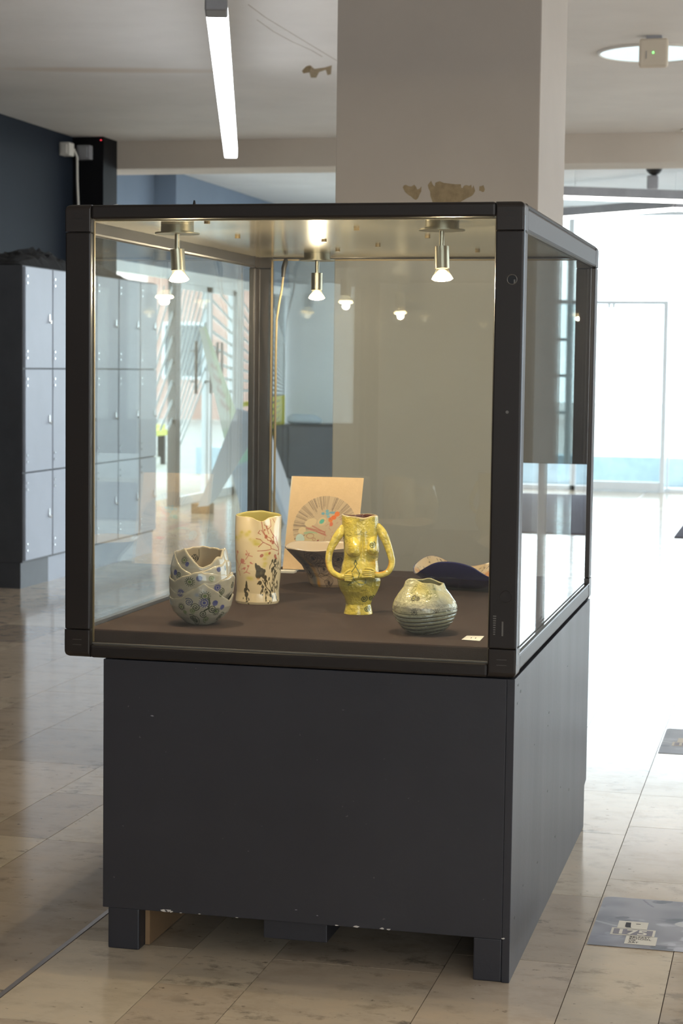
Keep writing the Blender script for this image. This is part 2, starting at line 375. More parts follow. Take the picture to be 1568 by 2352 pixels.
ceil = box('ceiling', -4.0, 7.6, -8, 10.1, 3.1, 3.3, 'ceil'); tag(ceil, 'white plaster ceiling with a brown water stain', kind='structure'); ORG[ceil.name] = Vector(ceil.location)
pc = [(-1.195,6.736),(-1.169,6.708),(-1.176,6.836),(-1.106,6.798),(-1.044,6.727),(-1.127,7.044),(-1.156,7.074),(-1.118,6.878),(-1.176,6.952),(-1.248,7.163),(-1.280,7.158),(-1.235,6.943)]
MB().prism(pc, 2, 3.0985, 3.101).build('peeled_patch', 'peel', ceil)
for cr in ([(-1.002,4.863),(-1.012,5.208),(-.994,5.918),(-.975,6.58)], [(-1.072,5.258),(-1.08,5.6),(-1.064,5.907),(-1.03,6.2),(-1.024,6.419)]):
    mb = MB()
    for (x0, y0), (x1, y1) in zip(cr[:-1], cr[1:]):
        mb.prism([(x0-.003, y0), (x1-.003, y1), (x1+.003, y1), (x0+.003, y0)], 2, 3.0992, 3.1005)
    mb.build('plaster_crack', 'crack', ceil)
# hanging flap of torn paper
MB().add([(-1.20,6.74,3.099),(-1.165,6.73,3.099),(-1.175,6.72,3.062),(-1.215,6.73,3.058),(-1.225,6.735,3.075)], [(0,1,2,3,4)]).build('torn_flap', 'peel', ceil)
tag(box('ceiling_inner', -4.8, 7.6, 10.1, 17.8, 3.2, 3.3, 'ceil2'), 'pale ceiling beyond the beam', kind='structure')
tag(box('beam', -3.99, 7.6, 10.1, 10.55, 2.885, 3.25, 'beam'), 'beige downstand beam across the hall', kind='structure')
tag(box('wall_left', -4.0, -3.85, -8, 9.8, 0, 3.3, 'navy'), 'navy painted wall behind the lockers', kind='structure')
tag(box('pier', -4.0, -3.60, 9.8, 10.1, 0, 3.15, 'black'), 'black painted pier at the end of the navy wall', kind='structure')
wl = MB(); wl.box(-4.60, -4.42, 10.3, 13.35, 2.25, 3.3); wl.box(-4.60, -4.42, 10.3, 11.5, 0, 2.25)
tag(wl.build('wall_left_inner', 'blue'), 'grey blue wall above the glass doors', kind='structure')
tag(box('bulkhead', -4.60, -4.2, 13.35, 17.8, 2.27, 3.3, 'blue'), 'grey blue bulkhead above the entrance doors', kind='structure')
wb = MB().box(-4.0, 1.4, -8.2, -8, 0, 3.3).box(1.4, 6.8, -8.2, -8, 0, .9).box(1.4, 6.8, -8.2, -8, 2.8, 3.3).box(6.8, 7.6, -8.2, -8, 0, 3.3).box(3.2, 3.3, -8.2, -8, .9, 2.8).box(5.0, 5.1, -8.2, -8, .9, 2.8)  # window openings added to brighten surfaces that face the camera
tag(wb.build('wall_back', 'white'), 'white wall behind the camera, with windows added as front fill light', kind='structure')
# far wall: solid part, then glazing
wf = MB().box(-4.6, -2.55, 17.5, 17.7, 0, 3.3); tag(wf.build('wall_far', 'pale'), 'pale blue grey wall behind the sofa', kind='structure')
tag(box('wall_far_right', 4.4, 7.6, 17.5, 17.7, 0, 3.3, 'pale'), 'pale wall right of the far glazing', kind='structure')
# right wall with a band of windows
wr = MB().box(7.2, 7.4, -8, 17.6, 2.95, 3.3)
wr.box(7.2, 7.4, -8, 1.5, 0, 2.95); wr.box(7.2, 7.4, 1.5, 17.6, 0, .35)
for yy in (4.6, 7.8, 11.0, 14.2, 17.4): wr.box(7.2, 7.4, yy, yy+.25, .3, 3.0)
tag(wr.build('wall_right', 'white'), 'white wall with a band of windows', kind='structure')
# square column
col = box('column', .02, .742, 2.5, 3.22, 0, 3.12, 'col', bevel=.004); tag(col, 'square beige painted column with peeled patches', kind='structure'); ORG[col.name] = Vector(col.location)
for poly in ([(0.353,1.998),(0.357,2.004),(0.365,2.013),(0.371,1.999),(0.378,1.993),(0.380,2.006),(0.387,2.009),(0.396,2.011),(0.410,2.005),(0.427,2.003),(0.450,2.000),(0.470,2.000),(0.472,1.988),(0.476,1.986),(0.482,1.995),(0.489,1.997),(0.500,1.994),(0.507,1.998),(0.510,1.985),(0.515,1.996),(0.521,1.977),(0.516,1.966),(0.509,1.959),(0.492,1.951),(0.474,1.941),(0.460,1.930),(0.444,1.905),(0.390,1.905),(0.374,1.930),(0.368,1.948),(0.363,1.960),(0.362,1.975),(0.356,1.987)],
             [(0.264,1.991),(0.268,1.998),(0.275,2.000),(0.285,1.995),(0.295,1.994),(0.305,2.000),(0.312,1.992),(0.316,1.983),(0.324,1.986),(0.331,1.994),(0.330,1.976),(0.324,1.965),(0.319,1.953),(0.312,1.947),(0.304,1.950),(0.294,1.959),(0.285,1.964),(0.272,1.975)],
             [(0.536,1.992),(0.543,1.993),(0.550,1.996),(0.555,1.981),(0.552,1.973),(0.546,1.972),(0.541,1.976),(0.535,1.977)]):
    MB().prism(poly, 1, 2.4988, 2.501).build('peeled_patch', 'peel', col)

# ---- far glazing (window_1) and the glass door in it
FY = 17.5
w1 = empty('window_1', (-1, FY, 0), 'white framed glazed far wall behind the column', None, None, 'structure')
box('glass_pane', -2.5, 4.4, FY+.10, FY+.112, 0, 3.2, 'window', w1)
for x in (-2.52, -.94, 1.45, 2.9, 4.34): box('mullion', x, x+.06, FY+.05, FY+.15, 0, 3.2, 'alu', w1)
for z in (.86, 1.28, 1.69, 2.12): box('transom', -2.5, -.9, FY+.06, FY+.13, z, z+.035, 'alu', w1)
box('window_sill', -2.5, 4.4, FY+.05, FY+.15, 0, .05, 'alu', w1); box('transom', -2.5, 4.4, FY+.05, FY+.15, 3.1, 3.2, 'alu', w1)
box('mullion', .222, .240, FY-.02, FY+.0, 0, 2.1, 'alu', w1)
d1 = empty('door_1', (-.4, FY, 0), 'white framed glass door in the far glazing', None, None, 'structure')
box('door_post', .150, .200, FY-.08, FY+.02, 0, 2.145, 'alu', d1, .004)
box('door_post', -1.30, -1.25, FY-.08, FY+.02, 0, 2.145, 'alu', d1, .004)
box('door_head', -1.25, .150, FY-.07, FY+.01, 2.105, 2.145, 'alu', d1, .004)
box('door_foot', -1.25, .150, FY-.07, FY+.01, .02, .115, 'alu', d1, .004)
box('glass_pane', -1.25, .150, FY-.04, FY-.03, .115, 2.105, 'window', d1)
MB().box(-.47, -.44, FY-.09, FY-.06, 2.06, 2.105).box(-.42, -.39, FY-.09, FY-.06, 2.06, 2.105).build('hinge', 'alu', d1)
box('baseboard_far', .26, 2.3, FY-.02, FY+.05, 0, .04, 'alu'); tag(bpy.data.objects['baseboard_far'], kind='structure')

# ---- left glazing and entrance doors in the plane x = -4.2
w3 = empty('window_3', (-4.2, 12.4, 0), 'glass side light left of the entrance doors', None, None, 'structure')
box('glass_pane', -4.215, -4.205, 11.5, 13.3, 0, 2.2, 'window', w3)
box('window_frame', -4.25, -4.17, 11.45, 13.33, 2.18, 2.27, 'alu', w3)
box('mullion', -4.25, -4.17, 13.28, 13.42, 0, 2.27, 'alu_br', w3)
w4 = empty('window_4', (-4.2, 16.5, 0), 'glass panel right of the entrance doors', None, None, 'structure')
box('glass_pane', -4.215, -4.205, 15.52, 17.4, 0, 2.2, 'window', w4)
box('window_frame', -4.25, -4.17, 15.45, 17.45, 2.18, 2.27, 'alu', w4)
box('lower_panel', -4.26, -4.23, 16.4, 17.45, 0, 2.2, 'shutter', w4)
def stripes(parent, lines, mat, name='stripe_decal'):
    mb = MB()
    for (y0, z0), (y1, z1), wd in lines:
        dy, dz = y1-y0, z1-z0; L = math.hypot(dy, dz); ny, nz = -dz/L*wd/2, dy/L*wd/2
        mb.prism([(y0-ny, z0-nz), (y1-ny, z1-nz), (y1+ny, z1+nz), (y0+ny, z0+nz)], 0, -4.204, -4.200)
    if mb.f: mb.build(name, mat, parent)
def clip(p, q, y0, y1, z0, z1):
    (ax, ay), (bx, by) = p, q; t0, t1 = 0., 1.; dx, dy = bx-ax, by-ay
    for d, a, lo, hi in ((dx, ax, y0, y1), (dy, ay, z0, z1)):
        if abs(d) < 1e-9:
            if a < lo or a > hi: return None
            continue
        u, v = (lo-a)/d, (hi-a)/d
        if u > v: u, v = v, u
        t0, t1 = max(t0, u), min(t1, v)
    return None if t0 >= t1 else ((ax+dx*t0, ay+dy*t0), (ax+dx*t1, ay+dy*t1))
def fan(c, angs, r0_, r1_, win, wd):
    out = []
    for a in angs:
        q = clip((c[0]+r0_*math.cos(a), c[1]+r0_*math.sin(a)), (c[0]+r1_*math.cos(a), c[1]+r1_*math.sin(a)), *win)
        if q: out.append((q[0], q[1], wd))
    return out
rd = math.radians
left_angs = [rd(a) for a in np.arange(34, 64, 2.6)]
stripes(w3, fan((10.7, -.9), left_angs, .4, 5, (11.55, 13.28, .75, 2.1), .035), 'decal_w')
dr2 = empty('door_2', (-4.2, 14.4, 0), 'pair of glass entrance doors with white stripes', None, None, 'structure')
for nm, y0, y1, mat in (('left_leaf', 13.42, 14.37, 'alu'), ('right_leaf', 14.44, 15.28, 'alu')):
    g = box('door_leaf', -4.215, -4.205, y0+.06, y1-.06, .06, 2.12, 'window', dr2)
    mb = MB(); mb.box(-4.235, -4.185, y0, y0+.06, 0, 2.15); mb.box(-4.235, -4.185, y1-.06, y1, 0, 2.15); mb.box(-4.235, -4.185, y0, y1, 2.10, 2.15); mb.box(-4.235, -4.185, y0, y1, 0, .08)
    mb.build('leaf_frame', mat, g)
    win = (y0+.06, y1-.06, .35, 2.1)
    if nm == 'left_leaf': stripes(g, fan((12.0, -.6), [rd(a) for a in np.arange(38, 66, 2.0)], .3, 5, win, .03), 'decal_w')
    else:
        stripes(g, fan((18.1, 1.03), [rd(a) for a in np.arange(150, 180, 2.4)], .5, 6, win, .035), 'decal_w')
for y in (13.82, 14.30, 14.52, 14.68):
    mb = MB(); mb.tube([(-4.14, y, 1.08), (-4.14, y, 1.60)], .014, 10); mb.tube([(-4.14, y, 1.2), (-4.2, y, 1.2)], .008, 8); mb.tube([(-4.14, y, 1.5), (-4.2, y, 1.5)], .008, 8)
    mb.build('door_handle', 'alu_br', dr2, smooth=True)
box('door_post', -4.26, -4.15, 15.28, 15.50, 0, 2.27, 'alu', dr2)
box('door_head', -4.25, -4.16, 13.40, 15.3, 2.15, 2.27, 'alu', dr2)
stripes(w4, fan((18.1, 1.03), [rd(a) for a in np.arange(142, 180, 2.6)], .7, 6, (15.53, 17.4, .3, 2.05), .028), 'decal_w')
stripes(w4, fan((18.1, 1.03), [rd(a) for a in np.arange(182, 204, 3.6)], .7, 6, (15.53, 17.4, .2, 2.0), .05), 'decal_y')

# ================================================================== outdoors
tag(box('pavement', -60, 60, 17.7, 80, -.25, -.06, 'paving'), 'pale paved ground outside the far windows', kind='structure')
tag(box('pavement', -60, -4.7, -20, 17.7, -.25, -.06, 'paving'), 'pale paved street outside the entrance doors', kind='structure')
tag(box('pavement', 7.5, 60, -20, 17.7, -.25, -.06, 'paving'), 'pale paved ground outside the right windows', kind='structure')
lw = box('low_wall', -6, 12, 19.6, 20.0, -.06, .30, 'outwall', bevel=.01); tag(lw, 'low grey blue wall outside the far windows', 'wall')
pl = box('planter', .40, 1.9, 18.2, 18.7, -.06, .27, 'shutter', bevel=.02); tag(pl, 'dark grey trough outside beside the glass door', 'planter')
def facade(name, x0, x1, y0, y1, h, face, label):
    e = empty(name, ((x0+x1)/2, (y0+y1)/2, -.06), label, 'building')
    box('wall', x0, x1, y0, y1, -.06, h, 'brick', e)
    rows = np.arange(1.0, h-1.5, 2.8)
    if face == 'x':
        for z in rows:
            for y in np.arange(y0+1.2, y1-1, 3.0):
                f = box('window', x1-.05, x1+.04, y, y+1.3, z, z+1.5, 'alu', e); box('pane', x1+.03, x1+.05, y+.08, y+1.22, z+.08, z+1.42, 'shutter', f)
    else:
        for z in rows:
            for x in np.arange(x0+1.2, x1-1, 3.0):
                f = box('window', x, x+1.3, y0-.04, y0+.05, z, z+1.5, 'alu', e); box('pane', x+.08, x+1.22, y0-.05, y0-.03, z+.08, z+1.42, 'shutter', f)
    return e
facade('brick_building', -22, -5.5, 44, 52, 9.5, 'y', 'red brick building beyond the far windows')
facade('brick_building', -34, -25, 28, 64, 10, 'x', 'red brick building across the street behind the entrance doors')
for k, (x, y) in enumerate([(-8.2, 23.2), (-9.4, 26.0), (-7.4, 21.0)]):
    lb = ['yellow bench seen through the first glass door', 'yellow bench farthest out beyond the glass doors', 'yellow bench just outside the side light'][k]
    e = empty('bench', (x, y, -.06), lb, 'bench', 'yellow benches outside the entrance')
    box('seat', x-.25, x+.25, y-.9, y+.9, .36, .44, 'yellow', e); box('backrest', x-.29, x-.24, y-.9, y+.9, .55, .85, 'yellow', e)
    for sx in (-.2, .2):
        for sy in (-.8, .8): box('leg', x+sx-.03, x+sx+.03, y+sy-.03, y+sy+.03, -.06, .36, 'blackp', e)

# ================================================================== lockers
LX = -2.87; lb_y = [6.555, 6.99, 7.36, 7.75, 8.17, 8.605, 8.965]
names = ['grey locker column at the near end of the row', 'second locker column from the near end', 'third locker column, first one seen through the case',
         'fourth locker column from the near end', 'fifth locker column from the near end', 'grey locker column at the far end, next to the glass doors']
for k in range(6):
    y0, y1 = lb_y[k], lb_y[k+1]
    e = empty('locker', (LX-.28, (y0+y1)/2, 0), names[k], 'locker', 'row of grey lockers along the navy wall')
    ca = box('carcass', LX-.56, LX-.018, y0+.002, y1-.002, .155, 1.945, 'locker_side', e, .003)
    box('plinth', LX-.52, LX-.03, y0, y1, 0, .155, 'locker_side' if k == 0 else 'locker_door', e)
    for z0, z1 in ((.17, .700), (.706, 1.326), (1.332, 1.94)):
        d = box('door', LX-.018, LX, y0+.008, y1-.008, z0, z1-.003, 'locker_door', e, .002)
        zc = z0+(z1-z0)*.50
        hm = MB().box(LX, LX+.006, y1-.068, y1-.054, zc-.02, zc+.025); hm.tube([(LX+.004, y1-.061, zc-.02), (LX+.016, y1-.061, zc-.030), (LX+.016, y1-.061, zc-.01)], .005, 8)
        hm.build('latch', 'chrome', d, smooth=True)
        rv = MB()
        for zz in (z0+.06, z0+.10, z1-.10, z1-.06): rv.cyl((LX, y0+.03, zz), (LX+.005, y0+.03, zz), .008, seg=8)
        rv.build('rivet', 'chrome', d)['kind'] = 'stuff'
# black cloth lump lying on the lockers
n, m = 40, 24; U, V = np.meshgrid(np.linspace(0, 1, m), np.linspace(0, 1, n))
yy = 6.0+U*0; P = np.zeros((n, m, 3)); P[..., 0] = -3.42+U*.50; P[..., 1] = 6.58+V*1.9
P[..., 2] = 1.948+.002+.13*np.sin(PI*U)**.35*np.clip(np.sin(PI*V), 0, 1)**.4*(.55+.35*np.sin(9*V+3*U)*np.sin(5*U+2*V)+.45*RNG.random((n, m)))
tag(grid('black_cloth', P, np.full((n, m, 3), .1), 'cloth', wrap=False, smooth=False), 'crumpled black cloth lying on top of the lockers', 'cloth')
for (p0, p1, lb) in (((-3.85, 9.52, 2.93), (-3.765, 9.58, 3.03), 'white junction box high on the navy wall, with a hanging cable'), ((-3.79, 9.72, 2.92), (-3.68, 9.75, 3.03), 'grey junction box behind the white one, by the black pier')):
    e = empty('junction_box', ((p0[0]+p1[0])/2, (p0[1]+p1[1])/2, p0[2]), lb, 'box')
    box('housing', p0[0], p1[0], p0[1], p1[1]+.04, p0[2], p1[2], 'whitep' if 'white junction' in lb[:16] else 'bar', e, .008)
    box('lid', p0[0]+.02, p1[0]-.02, p0[1]-.012, p0[1], p0[2]+.015, p1[2]-.015, 'whitep' if 'white junction' in lb[:16] else 'bar', e, .003)
tag(MB().tube([(-3.775, 9.63, 2.99), (-3.755, 9.65, 2.93), (-3.758, 9.66, 2.75), (-3.748, 9.66, 2.55), (-3.745, 9.66, 1.95)], .009, 8).build('wall_cable', 'whitep', smooth=True), 'thin white cable hanging from the white junction box', 'cable')
tag(box('indicator_light', -3.622, -3.615, 9.79, 9.80, 3.07, 3.076, 'redled'), 'tiny red indicator light at the top of the black pier', 'light')

# ================================================================== sculpture of painted planks
PW = 1.9
scu = empty('plank_sculpture', (-3.1, 12.2, 0), 'sculpture of leaning painted planks in front of the entrance doors', 'sculpture')
def plank(p0, p1, w0, w1, th, paint, nseg=60, skew0=0, skew1=0, name='plank'):
    p0, p1 = Vector(p0), Vector(p1); f, r = frame_at(p0); f = Vector((*f, 0)); d = (p1-p0).normalized(); s = d.cross(f).normalized(); nrm = s.cross(d).normalized()
    rows, cols = nseg, 10; P = np.zeros((rows, cols, 3)); K = np.zeros((rows, cols, 3))
    for i in range(rows):
        t = i/(rows-1)
        for j in range(cols):
            q = j/(cols-1)-.5; sh = (skew0*(1-t)+skew1*t)*q
            pt = p0.lerp(p1, t)+s*((w0+(w1-w0)*t)*q)+d*sh; P[i, j] = pt; K[i, j] = paint(t, q)
    return grid(name, P, K, 'plankm', scu, wrap=False, solid=th, smooth=False)
mixc = lambda a, b, t: np.array(a)*(1-t)/255+np.array(b)*t/255
def paA(t, q):
    base = mixc((214, 222, 228), (226, 232, 224), min(1, t*2)) if t > .42 else mixc((178, 196, 214), (205, 214, 222), t*2.4)
    if .28 < t < .47: base = mixc((186, 222, 200), (208, 225, 205), (t-.28)*5)
    if .55 < t < .8 and abs(q) < .25 and math.sin(t*90+q*10) > .1: base = mixc((214, 178, 178), (200, 225, 200), .3)
    if t > .5 and q > .1: base = base*np.array([.96, 1.0, .92])
    return base
plank((-3.075, 12.35, 0.0), (-3.80, 12.95, 1.72), .27, .07, .02, paA)
plank((-3.66, 12.6, .03), (-3.085, 12.15, .94), .11, .27, .02, lambda t, q: mixc((214, 224, 234), (192, 206, 226), t), skew0=.35, skew1=.05)
plank((-3.085, 12.25, .95), (-2.575, 11.72, .01), .16, .15, .02, lambda t, q: mixc((205, 205, 215), (222, 228, 238), t) if q < .2 else mixc((170, 180, 196), (190, 200, 214), t))
# small floor blocks at its feet
box('foot_block', -3.78, -3.60, 12.58, 12.72, 0, .09, 'wood', scu, .005)

# sofa
so = empty('sofa', (-3.2, 17.0, 0), 'dark grey low sofa against the pale far wall', 'sofa')
box('base', -4.08, -2.2, 16.62, 17.42, .12, .36, 'sofa', so, .03); box('backrest', -4.08, -2.2, 17.18, 17.44, .36, .70, 'sofa', so, .04)
box('armrest', -4.12, -3.94, 16.6, 17.44, .10, .70, 'sofa', so, .04); box('armrest', -2.36, -2.16, 16.6, 17.44, .10, .70, 'sofa', so, .04)
box('front_panel', -3.94, -2.36, 16.60, 16.63, .1, .69, 'sofa', so, .01)
for x in (-4.05, -2.3):
    for y in (16.7, 17.35): box('leg', x, x+.05, y, y+.05, 0, .12, 'blackp', so)
tag(MB().tube([(-4.02, 16.85, .76), (-3.95, 16.85, .765), (-3.70, 16.85, .762), (-3.62, 16.85, .74)], [.03, .065, .06, .03], 16).build('bolster_cushion', 'sofa2', smooth=True), 'blue grey rolled cushion on the sofa arm', 'cushion')

e = empty('notice_board', (1.51, 4.0, 0), 'dark notice board on a pole, mirrored in the right pane of the case', 'board')
box('panel', 1.23, 1.80, 3.99, 4.02, .96, 2.15, 'darkpanel', e, .004); box('pole', 1.492, 1.528, 4.02, 4.05, .02, 1.8, 'bar', e, .004)
box('foot_plate', 1.30, 1.72, 3.86, 4.20, 0, .02, 'bar', e, .004)
# entrance mat
tag(box('entrance_mat', .677, 6.5, 11.63, 16.6, 0, .010, 'carpet'), 'dark grey entrance mat in front of the far windows', 'mat')

# ================================================================== ceiling fixtures
def pendant(p0, p1, label, capend=True):
    p0, p1 = Vector(p0), Vector(p1); d = (p1-p0).normalized(); s = Vector((d.y, -d.x, 0)); hw, hh = .037, .04
    e = empty('pendant_light', (p0+p1)/2, label, 'light', 'long linear pendant lights')
    def bar(name, a, b, w_, z0, z1, mat):
        mb = MB(); mb.add([a-s*w_+Vector((0,0,z0)), a+s*w_+Vector((0,0,z0)), b+s*w_+Vector((0,0,z0)), b-s*w_+Vector((0,0,z0)), a-s*w_+Vector((0,0,z1)), a+s*w_+Vector((0,0,z1)), b+s*w_+Vector((0,0,z1)), b-s*w_+Vector((0,0,z1))],
                 [(0,3,2,1),(4,5,6,7),(0,1,5,4),(1,2,6,5),(2,3,7,6),(3,0,4,7)]); return mb.build(name, mat, e, bevel=.006)
    bar('diffuser', p0, p1, hw, -hh, hh-.012, 'tube'); bar('housing', p0-d*.001, p1-d*.01, hw*.9, hh-.011, hh+.012, 'bar')
    bar('end_cap', p0-d*.14, p0-d*.002, hw+.002, -hh-.002, hh+.012, 'bar')
    for t in (.15, .85):
        q = p0.lerp(p1, t); MB().tube([q+Vector((0,0,hh)), Vector((q.x, q.y, 3.1))], .002, 6).build('suspension_wire', 'alu', e)
pendant((-.392, 2.40, 2.62), (-1.655, 6.75, 2.62), 'long glowing white pendant light hanging left of the column')
pendant((3.6, -3.4, 2.62), (3.2, 1.2, 2.62), 'unseen long pendant added to light the front hall, right of the display case')  # out of view, added for ambient light in the front hall
pendant((3.0, 4.4, 2.62), (3.0, 8.9, 2.62), 'unseen long pendant added to brighten the beam and ceiling, far to the right')  # extra pendant out of view, added to lift beam and mid ceiling
pendant((-2.6, -6.5, 2.62), (-2.6, -2.4, 2.62), 'unseen long pendant added as fill light, behind and left of the camera')  # fill pendant out of view, added for light from the front
for (x, y, lb) in ((.807, 6.566, 'large round ceiling light behind the white router box'), (.90, 9.961, 'round ceiling light just before the beam, at the right edge')):
    e = empty('round_ceiling_light', (x, y, 3.1), lb, 'light', 'round recessed ceiling lights')
    r_ = .295 if y < 8 else .14
    MB().cyl((x, y, 3.094), (x, y, 3.101), r_, seg=48).build('diffuser', 'disc', e)
    t = np.linspace(0, 2*PI, 49); MB().tube([(x+r_*math.cos(q), y+r_*math.sin(q), 3.097) for q in t], .010, 8, False).build('trim_ring', 'whitep', e, smooth=True)
e = empty('router_box', (.86, 6.05, 2.94), 'beige square wireless router hanging from the ceiling', 'router')
box('housing', .775, .925, 6.02, 6.06, 2.935, 3.085, 'beigep', e, .012); box('bracket', .81, .89, 6.03, 6.10, 3.07, 3.1, 'bar', e)
box('status_light', .845, .853, 6.017, 6.022, 3.005, 3.015, 'led', e); box('vent_slot', .812, .815, 6.017, 6.022, 2.98, 3.02, 'bar', e)
# angular bar light hanging beyond the beam
bl = empty('angular_bar_light', (0, 13.2, 2.84), 'grey angular bar light with glowing underside beyond the beam', 'light')
def lbar(a, b):
    a, b = Vector(a), Vector(b); d = (b-a).normalized(); s = Vector((d.y, -d.x, 0))*.04
    for nm, z0, z1, mat, k in (('housing', 2.862, 2.945, 'bar', 1.0), ('diffuser', 2.84, 2.862, 'barlight', .98)):
        V = [a-s*k, a+s*k, b+s*k, b-s*k]; MB().add([(v.x, v.y, z0) for v in V]+[(v.x, v.y, z1) for v in V], [(0,3,2,1),(4,5,6,7),(0,1,5,4),(1,2,6,5),(2,3,7,6),(3,0,4,7)]).build(nm, mat, bl)
lbar((-.9, 12.25, 0), (1.6, 13.5, 0)); lbar((-1.4, 15.3, 0), (.481, 13.79, 0)); lbar((.481, 13.79, 0), (1.6, 14.6, 0))
for x, y in ((-.3, 12.55), (1.2, 13.3), (-.9, 14.9), (.48, 13.8)): MB().tube([(x, y, 2.95), (x, y, 3.2)], .003, 6).build('suspension_wire', 'alu', bl)
e = empty('ceiling_camera', (.29, 13.6, 3.2), 'dark dome fixture on the ceiling beyond the beam', 'fixture')
mb = MB(); mb.cyl((.31, 13.4, 3.2), (.31, 13.4, 3.185), .085, seg=24); mb.tube([(.31, 13.4, 3.185), (.31, 13.4, 3.16), (.31, 13.4, 3.135), (.31, 13.4, 3.12)], [.075, .068, .045, .01], 20); mb.build('dome', 'blackp', e, smooth=True)
box('lens_block', .25, .35, 13.36, 13.44, 3.0, 3.12, 'bar', e, .01)

# ================================================================== display case
CW, CD, ZB, ZT = 1.051, 1.555, .6826, 1.72
pln = empty('plinth', (.62, .78, 0), 'charcoal painted wooden plinth under the glass case', 'plinth')
PX0, PX1 = .094, 1.050; PB = .0973
box('front_panel', PX0, PX1-.0181, 0.004, .022, PB, ZB-.002, 'char', pln, .0015)
sp = [(0.0042, .0), (1.500, .0), (1.502, .125), (CD-.005, .133), (CD-.005, ZB-.002), (.0042, ZB-.002)]
MB().prism(sp, 0, PX1-.018, PX1).build('side_panel', 'char', pln, bevel=.0015)
box('side_panel', PX0, PX0+.018, .023, CD-.025, PB, ZB-.002, 'char', pln, .0015)
box('back_panel', PX0+.02, PX1-.02, CD-.024, CD-.006, PB, ZB-.002, 'char', pln)
box('top_panel', PX0+.02, PX1-.02, .024, CD-.026, ZB-.022, ZB-.002, 'char', pln)
for (x0, x1, y0, y1) in ((.106, .182, .008, .10), (.968, 1.0316, .006, .075), (.106, .182, 1.42, 1.52), (.955, 1.028, 1.40, 1.48)):
    ft = box('foot', x0, x1, y0, y1, 0, PB, 'char', pln, .003)
    if x0 < .2 and y0 < .1: box('raw_wood_batten', x1+.001, x1+.012, .05, 1.3, .002, PB, 'wood', pln)
box('cross_block', .478, .628, .024, .40, .050, PB+.002, 'char', pln, .002)
# worn filler showing through the paint
def chips(name, pts, face, parent, mat='chipm'):
    mb = MB()
    for (u, v, s) in pts:
        n_ = random.randint(5, 8); ph = random.random()*6
        poly = [(u+s*random.uniform(.5, 1.2)*1.6*math.cos(ph+2*PI*k/n_), v+s*random.uniform(.3, .7)*math.sin(ph+2*PI*k/n_)) for k in range(n_)]
        if face == 'front': mb.prism(poly, 1, .0036, .0044)
        else: mb.prism(poly, 0, PX1-.0002, PX1+.0004)
    return mb.build(name, mat, parent)
chips('paint_chip', [(.245, PB+.003, .006), (.255, PB+.004, .006), (.262, PB+.002, .004), (.70, PB+.003, .005), (.76, PB+.003, .004), (.775, PB+.002, .004), (.655, PB+.002, .003), (1.035, PB+.003, .004), (.42, PB+.001, .002), (.33, PB+.002, .002), (.285, PB+.001, .002)], 'front', pln)
chips('screw_dimple', [(.214, .554, .003), (.56, PB+.03, .0018), (.61, .118, .0015)], 'front', pln, 'bar')
chips('dark_knock', [(.07, .13, .006), (.20, .17, .004), (.62, .30, .005), (.62, .50, .006), (.60, .47, .004), (.9, .25, .005), (1.0, .56, .004), (.35, .47, .003), (.8, .14, .006), (.45, .16, .005), (1.1, .2, .007), (.10, .64, .01), (.06, .66, .008), (.05, .62, .006)], 'side', pln, 'blackp')

